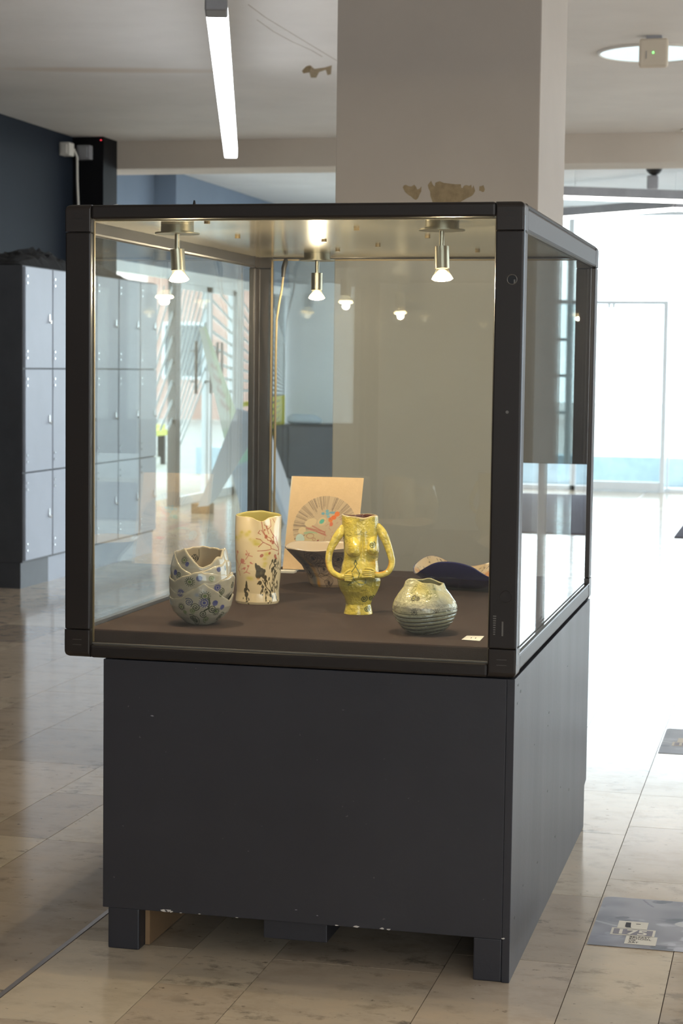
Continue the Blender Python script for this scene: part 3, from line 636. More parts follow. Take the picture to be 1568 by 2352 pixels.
cs = empty('display_case', (CW/2, CD/2, ZB), 'square glass display case with dark bronze metal frame on the charcoal plinth', 'display case')
PWd = .062; TK = .028
for (x, y) in ((0, 0), (CW-PWd, 0), (0, CD-PWd), (CW-PWd, CD-PWd)):
    # L-shaped upright with rounded outer corner
    sx = 1 if x == 0 else -1; sy = 1 if y == 0 else -1; ox = 0 if x == 0 else CW; oy = 0 if y == 0 else CD; T = .020
    L = [(ox, oy), (ox+sx*PWd, oy), (ox+sx*PWd, oy+sy*T), (ox+sx*T, oy+sy*T), (ox+sx*T, oy+sy*PWd), (ox, oy+sy*PWd)]
    if sx*sy < 0: L = L[::-1]
    post = MB().prism(L, 2, ZB+.064, ZT-.062).build('post', 'bronze', cs, bevel=.004)
    for z0, z1 in ((ZB, ZB+.0635), (ZT-.0615, ZT)):
        L2 = [(ox-sx*.0008, oy-sy*.0008), (ox+sx*PWd, oy-sy*.0008), (ox+sx*PWd, oy+sy*(T+.002)), (ox+sx*(T+.002), oy+sy*(T+.002)), (ox+sx*(T+.002), oy+sy*PWd), (ox-sx*.0008, oy+sy*PWd)]
        if sx*sy < 0: L2 = L2[::-1]
        cp = MB().prism(L2, 2, z0, z1).build('corner_cap', 'bronze_cap', post, bevel=.0125); md = cp.modifiers['bevel']; md.limit_method = 'WEIGHT'; md.segments = 5
        ezl = (z1 if z1 > 1 else z0)-ORG[cp.name].z; wa = cp.data.attributes.new('bevel_weight_edge', 'FLOAT', 'EDGE')
        for ed in cp.data.edges:
            va, vb = (cp.data.vertices[q].co for q in ed.vertices)
            outer = all(abs(q.x+ORG[cp.name].x-(ox-sx*.0008)) < 1e-4 for q in (va, vb)) or all(abs(q.y+ORG[cp.name].y-(oy-sy*.0008)) < 1e-4 for q in (va, vb))
            flat = abs(va.z-ezl) < 1e-5 and abs(vb.z-ezl) < 1e-5
            wa.data[ed.index].value = 1.0 if (outer and flat) else (.35 if outer and abs(va.z-vb.z) > .01 else .06)
        if y == 0:
            zc = z0+.035; bx = MB()
            for q in (0, 1): bx.box(ox+sx*.031-.011, ox+sx*.031+.011, -.0016, -.0006, zc-.006+q*.012-.0004, zc-.006+q*.012+.0004)
            bx.build('moulded_mark', 'lock' if z0 == ZB else 'blackp', post)
    if x > 0 and y == 0:
        t = np.linspace(0, 2*PI, 33); lk = MB(); lk.tube([(1.027+.0105*math.cos(q), -.0006, 1.552+.0105*math.sin(q)) for q in t], .0011, 6, False); lk.build('keyhole_ring', 'lock', post)
        MB().cyl((1.027, -.0008, 1.552), (1.027, .0005, 1.552), .0098, seg=24).build('keyhole', 'gap', post)
        MB().box(1.031, 1.034, -.0016, -.0006, 1.544, 1.552).cyl((1.022, -.0014, 1.266), (1.022, -.0004, 1.266), .0035, seg=12).build('lock_barrel', 'lock', post)
        MB().tube([(1.027+.013*math.cos(q), -.0004, .863+.013*math.sin(q)) for q in t], .0006, 6, False).build('blank_plug', 'bronze_cap', post)
        sc_ = MB()
        for k in range(9): sc_.box(.9995+.0005*k*.3, 1.0065-.0006*k*.4, -.0008, -.0002, .818-.0050*k, .8205-.0050*k)
        sc_.box(1.019, 1.0225, -.0008, -.0002, .776, .808); sc_.build('scratch_mark', 'lock', post)
def rail(x0, x1, y0, y1, z0, z1, nm='rail'): return box(nm, x0, x1, y0, y1, z0, z1, 'bronze', cs, .006)
RH = .034
rail(PWd, CW-PWd, 0, TK, ZT-RH, ZT-.001); rail(PWd, CW-PWd, CD-TK, CD, ZT-RH, ZT-.001)
rail(PWd, CW-PWd, 0, TK, ZB, ZB+.030); rail(PWd, CW-PWd, CD-TK, CD, ZB, ZB+.030)
for x0, x1 in ((0, .022), (CW-.022, CW)):
    rail(x0, x1, PWd, CD-PWd, ZT-.062, ZT-.010); rail(x0, x1, PWd, CD-PWd, ZB+.008, ZB+.046)
    rail(x0+.001, x1-.001, PWd, CD-PWd, ZT-.012, ZT-.0005, 'edge_trim')
# silver lips seen along the right flank
box('edge_trim', CW-.0005, CW+.0015, .003, .010, ZB+.03, ZT-.03, 'silver_edge', cs)
box('edge_trim', CW-.0005, CW+.0015, PWd*.7, CD-PWd, ZB+.047, ZB+.050, 'silver_edge', cs)
# glass
GT = .005
g = MB().box(.050, CW-.050, .010, .010+GT, ZB+.026, ZT-.030).build('glass_pane', 'pane', cs)
MB().box(.050, CW-.050, CD-.015-GT, CD-.015, ZB+.026, ZT-.030).build('glass_pane', 'pane', cs)
MB().box(.011, .011+GT, .05, CD-.05, ZB+.04, ZT-.045).build('glass_pane', 'pane', cs)
MB().box(CW-.007-GT, CW-.007, .05, CD-.05, ZB+.04, ZT-.045).build('glass_pane', 'pane', cs)
for x0 in (PWd-.001, CW-PWd-.003): box('clear_seal', x0, x0+.004, .016, .022, ZB+.035, ZT-.036, 'seal', cs)
box('clear_seal', PWd, CW-PWd, .0155, .020, ZT-.037, ZT-.034, 'seal', cs)
box('clear_seal', .062, CW-.062, .0155, .022, ZB+.030, ZB+.033, 'alu_br', cs)
box('clear_seal', PWd, CW-PWd, CD-.030, CD-.027, ZT-.040, ZT-.036, 'seal', cs)
box('clear_seal', PWd-.001, PWd+.004, CD-.030, CD-.026, ZB+.05, ZT-.036, 'seal', cs)
box('roof_panel', .018, CW-.018, .024, CD-.024, ZT-.030, ZT-.020, 'case_top', cs)
box('roof_cover', .010, CW-.010, .010, CD-.010, ZT-.012, ZT-.006, 'bronze', cs)
rs = MB()
for x, y in ((.30, .12), (.23, .60), (.42, .75), (.52, .95), (.72, .62), (.60, .35), (.86, .9), (.36, 1.15), (.75, 1.2)): rs.cyl((x, y, ZT-.036), (x, y, ZT-.030), .007, seg=10)
rs.build('roof_screw', 'seal', cs)
box('side_ledge', .024, .040, .03, CD-.04, .735, .752, 'silver_edge', cs)
DZ = .745
box('deck', .041, CW-.024, .034, CD-.030, ZB+.012, DZ, 'fabric', cs, .004)

# small oddments on the roof of the case
tag(MB().tube([(.062, .10, 1.7225), (.075, .10, 1.725), (.085, .11, 1.728), (.092, .12, 1.724), (.088, .125, 1.7225), (.105, .13, 1.7222)], .0018, 8).build('wire_clip', 'whitep', smooth=True), 'small white twisted clip on the roof corner of the case', 'clip')
tag(MB().tube([(.14, .50, 1.716), (.142, .50, 1.735), (.146, .50, 1.752), (.146, .50, 1.772)], [.014, .010, .006, .002], 10).build('cable_tie_end', 'blackp', smooth=True), 'black pointed cable end standing on the case roof', 'cable')
e = empty('hanging_lead', (.115, 1.48, 1.60), 'black plug on a beige lead in the far left corner of the case', 'cable')
MB().tube([(.122, 1.47, 1.685), (.121, 1.47, 1.672), (.116, 1.47, 1.655), (.114, 1.47, 1.628)], [.005, .0085, .008, .0055], 12).build('plug', 'blackp', e, smooth=True)
MB().tube([(.114, 1.47, 1.63), (.110, 1.47, 1.59), (.100, 1.475, 1.545), (.092, 1.48, 1.50), (.088, 1.49, 1.42), (.086, 1.495, .75)], .0035, 8).build('lead', 'wire', e, smooth=True)

# ---- three spot lamps under the roof
def spot(x, y, label, tilt, power):
    e = empty('spot_lamp', (x, y, 1.69), label, 'lamp', 'small spot lamps under the case roof')
    MB().cyl((x, y, 1.69), (x, y, 1.672), .039, seg=36).build('canopy', 'satin', e, smooth=True)
    MB().cyl((x, y, 1.6725), (x, y, 1.6695), .053, seg=40).build('cover_plate', 'satin', e, smooth=True)
    MB().cyl((x, y, 1.670), (x, y, 1.632), .0062, seg=12).build('stem', 'steel', e, smooth=True)
    a = Vector((x, y, 1.634)); d = Vector((math.sin(tilt[0]), math.sin(tilt[1]), -1)).normalized()
    s1 = a+d*.050
    MB().cyl(a, s1, .0170, seg=24).build('lamp_holder', 'steel', e, smooth=True)
    b = MB().tube([s1, s1+d*.008, s1+d*.018, s1+d*.024], [.0135, .016, .0235, .025], 24, False).build('bulb', 'bulbglass', e, smooth=True)
    MB().tube([s1+d*.016, s1+d*.023, s1+d*.027, s1+d*.029], [.020, .0242, .018, .004], 24).build('bulb_face', 'bulb', b, smooth=True)
    l = bpy.data.lights.new('spot_lamp_light', 'POINT'); l.energy = power; l.color = (1, .82, .56); l.shadow_soft_size = .011
    lo = bpy.data.objects.new('spot_lamp_light', l); C.objects.link(lo); lo.location = s1+d*.034
spot(.188, .241, 'spot lamp at the front left of the case roof', (.06, .02), 11.0)
spot(.840, .169, 'spot lamp at the front right of the case roof, tilted slightly', (.05, -.06), 11.0)
spot(.249, 1.352, 'spot lamp at the back left of the case roof', (0, 0), 7.5)

# ================================================================== ceramics
def interp(x, xs, ys): return np.interp(x, xs, ys)
def smooth_prof(z, pts):
    zs, rs_ = zip(*pts); r = np.interp(z, zs, rs_); k = np.ones(7)/7
    rp = np.pad(r, 3, mode='edge'); return np.convolve(rp, k, 'valid')
def lathe(name, c, zf, rf, colf, incol, mat, parent, nth=260, nz=110, wall=.004, depth=1.0, inner=True):
    """zf(th,t)->z, rf(th,t)->radius; th=0 faces front; t 0..1 bottom to rim"""
    f, r = frame_at(c); th = np.linspace(-PI, PI, nth, endpoint=False)[None]; t = np.linspace(0, 1, nz)[:, None]
    R = rf(th, t)+0*th*t; Z = zf(th, t)+0*th*t
    def P(R_, Z_):
        xx, dd = R_*np.sin(th), R_*np.cos(th)*depth
        return np.stack([c[0]+xx*r[0]+dd*f[0], c[1]+xx*r[1]+dd*f[1], DZ+Z_], -1)
    rows = [P(np.maximum(R[:1]*.001, 1e-5), Z[:1]), P(R, Z)]; K = [colf(th, Z[:1]*0+.001)+np.zeros((1, nth, 3)), colf(th+0*t, Z)]
    if inner:
        rt = np.linspace(1, .04, 50)[:, None]; R2 = rf(th, rt)-wall; Z2 = np.maximum(zf(th, rt), .006)
        lip = P(R[-1:]-wall/2, Z[-1:]+wall*.4); rows += [lip, P(np.maximum(R2, .002), Z2), P(R2[:1]*0+.0005, Z2[-1:]*0+.006)]
        ic = incol(th+0*rt, Z2); K += [ic[:1], ic, ic[-1:]]
    return grid(name, np.concatenate(rows, 0), np.concatenate([k if k.shape[1] == nth else np.repeat(k, nth, 1) for k in K], 0), mat, parent, org=(c[0], c[1], DZ))
const = lambda c: (lambda th, z: np.zeros(np.broadcast(th, z).shape+(3,))+np.array(c)/255)

# --- 1. round bowl built of overlapping leaf layers
def bowl_layers():
    c = (.264, .208); e = empty('leaf_bowl', (*c, DZ), 'rounded bowl of overlapping grey leaves printed with blue and green spirals, front left', 'bowl')
    prof = [(0, .030), (.004, .036), (.02, .050), (.045, .0615), (.08, .0675), (.11, .0700), (.14, .0680), (.165, .0635), (.19, .058)]
    rr_ = lambda z: np.interp(z, *zip(*prof))
    D = lambda *a: [(rd(x), z) for x, z in a]
    layers = [
      # (edge table theta->z, offset)
      (D((-180, .178), (-120, .170), (-75, .172), (-50, .180), (-42, .181), (-25, .163), (-5, .143), (3, .138), (18, .146), (35, .162), (48, .163), (62, .178), (80, .181), (100, .172), (140, .174), (180, .178)), 0),
      (D((-180, .14), (-130, .145), (-100, .160), (-88, .171), (-72, .166), (-55, .148), (-35, .132), (-18, .124), (0, .130), (20, .139), (45, .147), (62, .155), (80, .150), (110, .14), (180, .14)), .0035),
      (D((-180, .11), (-110, .118), (-85, .112), (-60, .105), (-35, .118), (-8, .129), (0, .131), (6, .128), (30, .125), (60, .119), (75, .124), (100, .12), (180, .11)), .0065),
      (D((-180, .08), (-110, .088), (-80, .090), (-55, .078), (-30, .080), (-10, .092), (3, .104), (25, .106), (50, .113), (72, .120), (95, .11), (180, .08)), .0092),
      (D((-180, .07), (-120, .070), (-60, .062), (-38, .068), (-15, .088), (4, .103), (22, .088), (45, .068), (62, .058), (80, .07), (120, .07), (180, .07)), .0118),
    ]
    BLUE = (52, 58, 116); GR = (62, 70, 50); DK = (48, 52, 46); G2 = (96, 110, 66)
    cv = Canvas(.48, .19, (168, 158, 140), 2200, -.24, 0); cv.noise(.035, 40, 3); cv.noise(.02, 120, 5)
    R0 = .066
    def X(px): return math.asin(max(-1, min(1, (px-462)/75)))*R0
    def Y(py): return (1440-py)/965
    T = lambda cx, cy: (X(370+cx/8.25), Y(1240+cy/8.25))
    for (a, b, r_, kind) in [(520,1180,75,'b'),(650,1280,80,'s'),(830,1060,90,'u'),(820,1190,85,'ub'),(810,1410,75,'s'),(990,1310,80,'s'),(1080,1370,70,'u'),(1180,1290,45,'B'),(1030,1200,50,'B'),(370,1280,70,'u'),(350,1020,70,'ub'),(540,800,85,'u'),(720,730,50,'B'),
        (370,410,75,'u'),(440,480,40,'B'),(1070,910,65,'ub'),(1150,990,65,'s'),(1130,1050,45,'G'),(230,650,50,'B'),(300,690,60,'s'),(1110,570,45,'B'),(680,1040,45,'B2'),(540,1500,80,'G'),(600,1560,110,'G'),(900,1530,90,'g'),(1230,1480,90,'G'),(1340,900,60,'s'),(960,730,70,'g'),(420,1380,50,'g'),(590,1350,70,'g'),(1250,560,40,'D')]:
        x, y = T(a, b); r = r_/8.25/965
        if kind == 's': cv.blob(x, y, r, r, (176, 172, 150), .3); cv.spiral(x, y, r, (46, 54, 38), .0019, 2.2, 1, random.random()*6)
        elif kind == 'b': cv.spiral(x, y, r, (54, 60, 92), .0019, 2.2, 1, 1)
        elif kind == 'u': cv.sun(x, y, r, GR, G2, .0015)
        elif kind == 'ub': cv.sun(x, y, r, BLUE, BLUE, .0017)
        elif kind == 'B': cv.blob(x, y, r, r*1.1, BLUE, .75); cv.blob(x+.002, y+.002, r*.7, r*.5, BLUE, .6)
        elif kind == 'B2': cv.blob(x, y, r, r, (110, 125, 155), .6, .4)
        elif kind == 'G': cv.blob(x, y, r*.6, r*.5, GR, .8, .2); cv.spiral(x, y, r, (60, 66, 48), .0018, 2.0, .8, 2)
        elif kind == 'g': cv.blob(x, y, r, r*.7, G2, .45, .4); cv.spiral(x, y, r*.8, G2, .0016, 1.8, .7)
        elif kind == 'D': cv.blob(x, y, r*.7, r*1.2, DK, .9)
    for k in range(26):
        x = random.choice([-1, 1])*random.uniform(.13, .235); y = random.uniform(.02, .15); (cv.spiral(x, y, .010, GR, .002) if k % 2 else cv.sun(x, y, .011, BLUE, BLUE))
    cv.stroke([T(905, 1110), T(925, 1200), T(900, 1300), T(830, 1340)], .0035, GR)
    inner = Canvas(.48, .19, (178, 164, 142), 1700, -.24, 0)
    f, r = frame_at(c)
    base_t = None
    for k, (edge, off) in enumerate(layers):
        ex, ez = zip(*edge); nth, nz = 620, (100, 56, 56, 56, 110)[k]; th = np.linspace(-PI, PI, nth, endpoint=False)[None]; t = np.linspace(0, 1, nz)[:, None]
        zt = np.interp(th, ex, ez)+.0007*np.sin(th*13+k*2)+.0003*np.sin(th*29+k); z0 = 0 if k == 0 else 0.0
        z0 = np.maximum(0, zt-.06) if 0 < k < 4 else zt*0
        Z = z0+(zt-z0)*t; lip = np.clip((Z-(zt-.005))/.005, 0, 1)
        R = rr_(Z)+off*np.clip((Z-z0)/.02, 0, 1)+.0016*np.sin(3*th+k*1.7+Z*40)-lip**2*.0008
        if k == 4: R = rr_(Z)+off*np.clip(Z/.03, 0, 1)
        if k == 0:   # lips flare at the peaks
            R = R+.0*Z
        def PP(R_, Z_):
            return np.stack([c[0]+R_*np.sin(th)*r[0]+R_*np.cos(th)*f[0], c[1]+R_*np.sin(th)*r[1]+R_*np.cos(th)*f[1], DZ+Z_], -1)
        K = cv.at(th*R0+0*t, Z); edgec = np.array((186, 172, 146))/255
        m = np.clip((Z-(zt-.0045))/.002, 0, 1)[..., None]; K = K*(1-m*.6)+edgec*m*.6
        rows = [PP(R, Z)]; Ks = [K]
        if k == 0:
            t2 = np.linspace(1, 0, 60)[:, None]; Zi = np.maximum(z0+(zt-z0)*t2, .008); Ri = rr_(Zi)-.006
            rows += [PP(R[-1:]-.0025, Z[-1:]+.0018), PP(Ri, Zi), PP(Ri[:1]*0+.0004, Ri[:1]*0+.008)]
            ci = np.zeros((60, nth, 3))+np.array((176, 160, 134))/255
            # a spiral drawn on the inside back wall
            cs_ = Canvas(.48, .19, (178, 162, 136), 1700, -.24, 0); cs_.spiral(-.188, .150, .011, DK, .0022, 2.4, 1, 2.5); cs_.stroke([(-.2, .172), (-.201, .155), (-.198, .145)], .0018, DK)
            cs_.noise(.03, 40, 9)
            ci = cs_.at(th*R0*1.0+0*Zi, Zi)
            Ks += [ci[:1], ci, ci[-1:]]
            rows = [PP(R[:1]*.001, Z[:1]*0)] + rows; Ks = [K[:1]] + Ks
        else:
            t2 = np.linspace(1, .3, 6)[:, None]; Zi = z0+(zt-z0)*t2; Ri = rr_(Zi)+off-.0042
            rows += [PP(R[-1:]-.0018, Z[-1:]+.0012), PP(Ri, Zi)]; Ks += [K[-1:], K[-1:].repeat(6, 0)]
        grid('body' if k == 0 else 'leaf_layer', np.concatenate(rows, 0), np.concatenate(Ks, 0), 'glaze', e, org=(c[0], c[1], DZ))
bowl_layers()

# --- 2. tall cream vase with coral and leaf painting
def tall_vase():
    c = (.281, .640); H = .229
    cv = Canvas(.40, .25, (222, 198, 158), 2000, -.20, 0); cv.noise(.02, 25, 1)
    R0 = .059
    def T(cx, cy): # from the zoomed crop (9.4 px per px)
        px, py = 500+cx/9.41, 1160+cy/9.41; return (math.asin(max(-.999, min(.999, (px-574)/53)))*R0, (1391-py)/888)
    YL, RED, PINK, DG, OR = (196, 176, 62), (168, 80, 56), (196, 128, 110), (66, 58, 40), (204, 136, 74)
    for (a, b, r_, al) in [(220,740,60,.8),(320,620,60,.6),(300,700,90,.35),(440,660,90,.6),(490,600,50,.7),(510,760,60,.4),(620,800,90,.55),(640,860,60,.7),(700,860,60,.6),(740,780,60,.4),(880,1080,80,.6),(840,1180,60,.6),(850,1280,60,.6),(830,1340,50,.5),(250,770,90,.3),(540,1610,70,.5),(480,1600,60,.4)]:
        x, y = T(a, b); cv.blob(x, y, r_/9.4/888, r_/9.4/888*.7, YL, al, .5)
    def tree(pts, wd, col, al=1):
        cv.stroke([T(*p) for p in pts], wd, col, al)
    for L in [[(1130,1080),(1120,960),(1000,800),(960,740),(840,680),(760,560)], [(1130,1000),(1110,880),(1060,720),(990,620),(960,540)], [(1000,800),(900,780),(860,700),(790,560),(760,380)], [(870,500),(920,640)], [(1110,1020),(970,960),(960,900),(800,820),(740,760),(650,740)],
              [(960,980),(840,1000),(680,1010)], [(800,820),(700,920)], [(820,440),(870,490),(910,540),(990,480),(1000,340)], [(1060,330),(1080,400)], [(970,560),(1020,680),(1020,800)], [(1130,1000),(1090,820),(1080,700)], [(740,650),(690,620),(730,560)]]:
        tree(L, .0019, RED, .8)
    for (a, b, r_) in [(860,700,34),(1010,830,34),(960,800,22),(830,555,18),(1060,1130,34),(1080,1180,26),(1120,1090,20),(940,1060,26),(770,1110,34),(1010,720,18),(880,480,16)]: x, y = T(a, b); cv.blob(x, y, r_/8.4e3, r_/8.4e3*1.3, RED, .8, ang=random.random()*3)
    for L in [[(260,1450),(260,1300),(230,1180),(220,1050),(210,930)], [(260,1300),(170,1080),(150,1020)], [(230,1180),(270,1060)], [(280,1400),(320,1300),(360,1250),(340,1190)], [(360,1290),(420,1290)], [(340,1420),(430,1380)], [(430,1200),(490,1100),(440,1010)], [(490,1110),(570,1130)], [(490,1110),(500,1060)], [(520,1260),(580,1290)], [(390,1500),(440,1470),(520,1500)], [(440,1480),(500,1330)], [(300,1560),(290,1480),(260,1440)]]:
        tree(L, .0026, PINK, .75)
    for (a, b, r_) in [(360,1240,50),(440,1090,22),(540,1270,20),(480,1340,22),(400,1400,26),(260,1050,28),(170,1100,30),(200,960,20)]: x, y = T(a, b); cv.blob(x, y, r_/8.4e3, r_/8.4e3*1.2, (190, 104, 90), .7, ang=random.random()*3)
    # dark leaf prints
    def leafprint(pts, al=.92):
        for (a, b, rx, ry, ang) in pts: x, y = T(a, b); cv.blob(x, y, rx/8.36e3, ry/8.36e3, DG, al, ang=ang)
    leafprint([(650,1330,26,60,0.1),(700,1390,60,80,.4),(760,1470,90,100,.4),(700,1540,60,70,.2),(820,1560,40,70,.7),(870,1640,22,60,.8),(740,1700,44,46,0),(690,1480,40,90,0),(840,1440,26,40,.2)])
    x, y = T(760, 1490); cv.blob(x, y, .004, .006, (120, 110, 84), .5, .4); x, y = T(700, 1610); cv.blob(x, y, .004, .003, OR, .7, .3)
    leafprint([(440,1720,20,60,0),(435,1800,34,80,0),(400,1880,36,60,0),(430,1960,50,60,0),(480,1860,16,40,.6),(440,2040,20,60,0),(490,2060,14,36,.3),(360,2050,14,20,0),(450,2110,40,14,.4),(480,2160,26,10,-.6)])
    for sx, sy, n in ((860, 1760, 14), (1060, 1400, 20), (1080, 1800, 18), (920, 1900, 14), (1150, 1450, 8)):
        for q in range(n):
            a, b = sx+random.gauss(0, 46), sy+random.gauss(0, 120); x, y = T(a, b); cv.blob(x, y, random.uniform(.0009, .0028), random.uniform(.0028, .0070), DG, .9, ang=random.uniform(-.6, .6))
    for L in [[(800,1640),(880,1790),(980,1900),(990,1980)], [(1020,1230),(960,1330),(950,1400)], [(1030,1260),(1080,1360),(1090,1400)], [(1030,1380),(1020,1520),(1060,1700),(1080,1900),(1120,2030)], [(880,1900),(880,2080)], [(960,1700),(1010,1880)], [(1130,2040),(1080,1900)], [(1000,2000),(1030,2030)]]:
        tree(L, .0022, DG, .85)
    for a, b in ((930, 2140), (880, 2090), (1140, 2100), (690, 1720), (800, 1960)): x, y = T(a, b); cv.blob(x, y, .0018, .002, DG, .9)
    for k in range(10):
        x = random.choice([-1, 1])*random.uniform(.12, .19); cv.stroke([(x, .02), (x+.01, .06), (x-.004, .11)], .003, DG, .8); cv.stroke([(x, .1), (x+.02, .16), (x, .2)], .0022, RED, .6)
    def rf(th, t):
        z = t*H; r = np.interp(z, [0, .006, .03, .08, .14, .2, H], [.0555, .0575, .0555, .0585, .0600, .0595, .0585])
        k = np.clip((t-.72)/.28, 0, 1)**1.5      # top pinched to a lens with a front lip
        side = np.abs(np.sin(th))**3; r = r*(1+.04*np.cos(2*th+.4)*0)*(1-k*.24*(1-side))*(1+.02*k*side)
        r = r+k*.017*np.exp(-((th-.12)/.36)**2)*(1)
        return r+.0009*np.sin(3*th+8*t)
    def zf(th, t):
        return t*(H-.002-.009*np.exp(-((th-.12)/.30)**2)-.003*np.cos(th)+.004*np.abs(np.sin(th))**4*0+.006*np.exp(-((np.abs(th)-PI)/1.0)**2)+.0004*np.sin(7*th))
    ob = lathe('painted_vase', c, zf, rf, lambda th, z: cv.at(th*R0+0*z, z+0*th), const((196, 178, 100)), 'glaze', None, wall=.0035, depth=.92, nth=560, nz=300)
    tag(ob, 'tall cream vase painted with red coral and dark leaves, behind the leaf bowl', 'vase')
tall_vase()

# --- 3. framed canvas print leaning at the back
def board():
    W_, H_ = .222, .287; x0 = .140; y0 = 1.40; lean = .095
    cv = Canvas(W_, H_, (216, 184, 144), 2000); cv.noise(.012, 60, 2); cv.noise(.012, 400, 4)
    cx, cy, R = .117, .085+.045, .098
    S = lambda a, b: ((a-165)/7.13/752 if 0 else (a-200)/7.13/752, (1630-b)/7.13/752)
    cv.blob(cx, cy, R, R, (186, 164, 136), .75)
    for k in range(150):
        a = random.random()*2*PI; r1 = random.uniform(.48, .72); cv.stroke([(cx+R*r1*math.cos(a), cy+R*r1*math.sin(a)), (cx+R*math.cos(a), cy+R*math.sin(a))], random.uniform(.0005, .0016), (110, 92, 80), random.uniform(.35, .8))
    for (a, b, rx, ry, c_, ang) in [(585,855,14,9,(214,190,150),.4),(455,990,9,8,(214,190,150),.6),(770,830,11,9,(206,184,146),.8),(770,830,6.5,4.5,(92,176,156),.8),(440,1130,10,12,(186,204,196),.5),(600,1075,9,6,(204,160,128),0),(670,1130,3.2,3.2,(170,120,96),0),
        (735,1140,2.4,3,(140,50,54),0),(775,700,4,3,(110,160,176),0),(840,655,4,3,(116,166,180),0),(850,700,5,4,(120,170,184),0),(940,680,9,3,(120,158,170),0),(870,750,4,3,(130,170,180),0),(1010,700,6,6,(226,120,60),0),(960,760,6,5,(222,110,56),0),(910,800,5,6,(226,124,66),.3),(930,870,4,5,(214,112,80),0),(980,1190,10,4,(220,104,66),0),(600,1030,16,4,(156,176,140),0),(600,1170,14,8,(200,176,132),0),(640,1090,20,9,(196,176,138),0)]:
        x, y = S(a, b); cv.blob(x, y, rx/752, ry/752, c_, .95, ang=ang)
    for (p, q) in [((520,940),(830,1000)),((560,960),(850,1040)),((620,910),(840,1010)),((700,1000),(860,1060))]: cv.stroke([S(*p), S(*q)], .0035, (176, 104, 88), .7)
    for k in range(30): a, b = random.uniform(820, 1150), random.uniform(760, 1100); cv.stroke([S(a, b), S(a+random.uniform(-60, 40), b+random.uniform(-60, 80))], .001, (168, 90, 80), .6)
    t = np.linspace(0, 2*PI, 24); x, y = S(600, 1075); cv.stroke([(x+.0115*math.cos(q), y+.0075*math.sin(q)) for q in t], .0012, (150, 84, 70)); x, y = S(670, 1130); cv.stroke([(x+.0045*math.cos(q), y+.0045*math.sin(q)) for q in t], .001, (150, 84, 70))
    e = empty('leaning_artwork', (x0+W_/2, y0, DZ), 'beige canvas with a round abstract collage leaning on a white stand', 'painting')
    nx, nz = 380, 470; U, V = np.meshgrid(np.linspace(0, 1, nx), np.linspace(0, 1, nz))
    P = np.zeros((nz, nx, 3)); P[..., 0] = x0+U*W_+.004*V; P[..., 1] = y0+V*lean; P[..., 2] = DZ+.006+V*H_*.958
    K = cv.at(U*W_, V*H_); grid('canvas_face', P, K, 'canvasm', e, org=(x0+W_/2, y0, DZ), wrap=False, smooth=False)
    b = MB(); a0 = (y0+.0006, DZ+.006); a1 = (y0+lean+.0006, DZ+.006+H_*.958); th = .012
    b.prism([a0, (a0[0]+th, a0[1]-.002), (a1[0]+th, a1[1]-.002), a1], 0, x0, x0+W_).build('canvas_block', 'beigep', e)
    box('stand_lip', x0-.012, x0+.05, y0-.055, y0-.02, DZ, DZ+.006, 'paper', e); box('stand_arm', x0+.0, x0+.04, y0-.03, y0+.10, DZ, DZ+.004, 'paper', e)
board()

# --- 4. wide flared bowl
def flared():
    c = (.366, 1.075); H = .110
    cv = Canvas(.8, .12, (176, 150, 124), 1600, -.4, 0); cv.noise(.05, 14, 5)
    R0 = .09; DK = (52, 44, 46)
    X = lambda px, R=.095: math.asin(max(-.99, min(.99, (px-752)/(R*815))))*R0
    Yv = lambda py: (1353-py)/815
    cv.blob(X(690), Yv(1290), .03, .05, (74, 82, 86), .8, .5); cv.blob(X(700), Yv(1335), .02, .03, (84, 92, 96), .7, .5)
    cv.blob(X(706), Yv(1310), .009, .05, (176, 124, 62), .7, .4, .3); cv.blob(X(712), Yv(1345), .008, .012, (196, 132, 46), .9, .3)
    cv.blob(X(745), Yv(1275), .05, .02, (104, 92, 88), .7, .5); cv.blob(X(800), Yv(1290), .04, .03, (90, 84, 84), .7, .5)
    for (px, py, r_) in ((736, 1309, 13), (750, 1342, 9), (718, 1283, 12), (770, 1285, 12), (800, 1320, 14), (690, 1320, 10), (830, 1290, 12)):
        x, y = X(px), Yv(py)
        for q in range(7):
            rr2 = r_/815*(.25+q*.22); t = np.linspace(0, 2*PI, 30); ph = random.random()*6
            cv.stroke([(x+rr2*math.cos(u)*(1+.18*math.sin(3*u+ph)), y+rr2*.9*math.sin(u)*(1+.2*math.sin(2*u+ph))) for u in t], .0009, DK, .75)
        cv.blob(x, y, .004, .005, DK, .8)
    for k in range(60):
        x = random.uniform(-.38, .38); y = random.uniform(.02, .09); cv.stroke([(x, y), (x+.01, y+.008), (x+.03, y+.006), (x+.05, y-.004)], .0009, DK, .5)
    def rf(th, t): z = t*H; return np.interp(z, [0, .008, .03, .06, .085, .10, .108, H], [.052, .0575, .064, .080, .104, .118, .125, .128])*(1+.012*np.sin(2*th+1))
    zf = lambda th, t: t*(H+.004*np.sin(2*th+.5)+.002*np.sin(5*th))
    tag(lathe('flared_bowl', c, zf, rf, lambda th, z: np.where((z > H*.965)[..., None], np.array((214, 190, 162))/255, cv.at(th*R0*np.ones_like(z), z)), const((206, 184, 158)), 'glaze', None, wall=.006, nth=520, nz=180), 'wide flared bowl with dark wood-grain swirls, in front of the canvas', 'bowl')
flared()

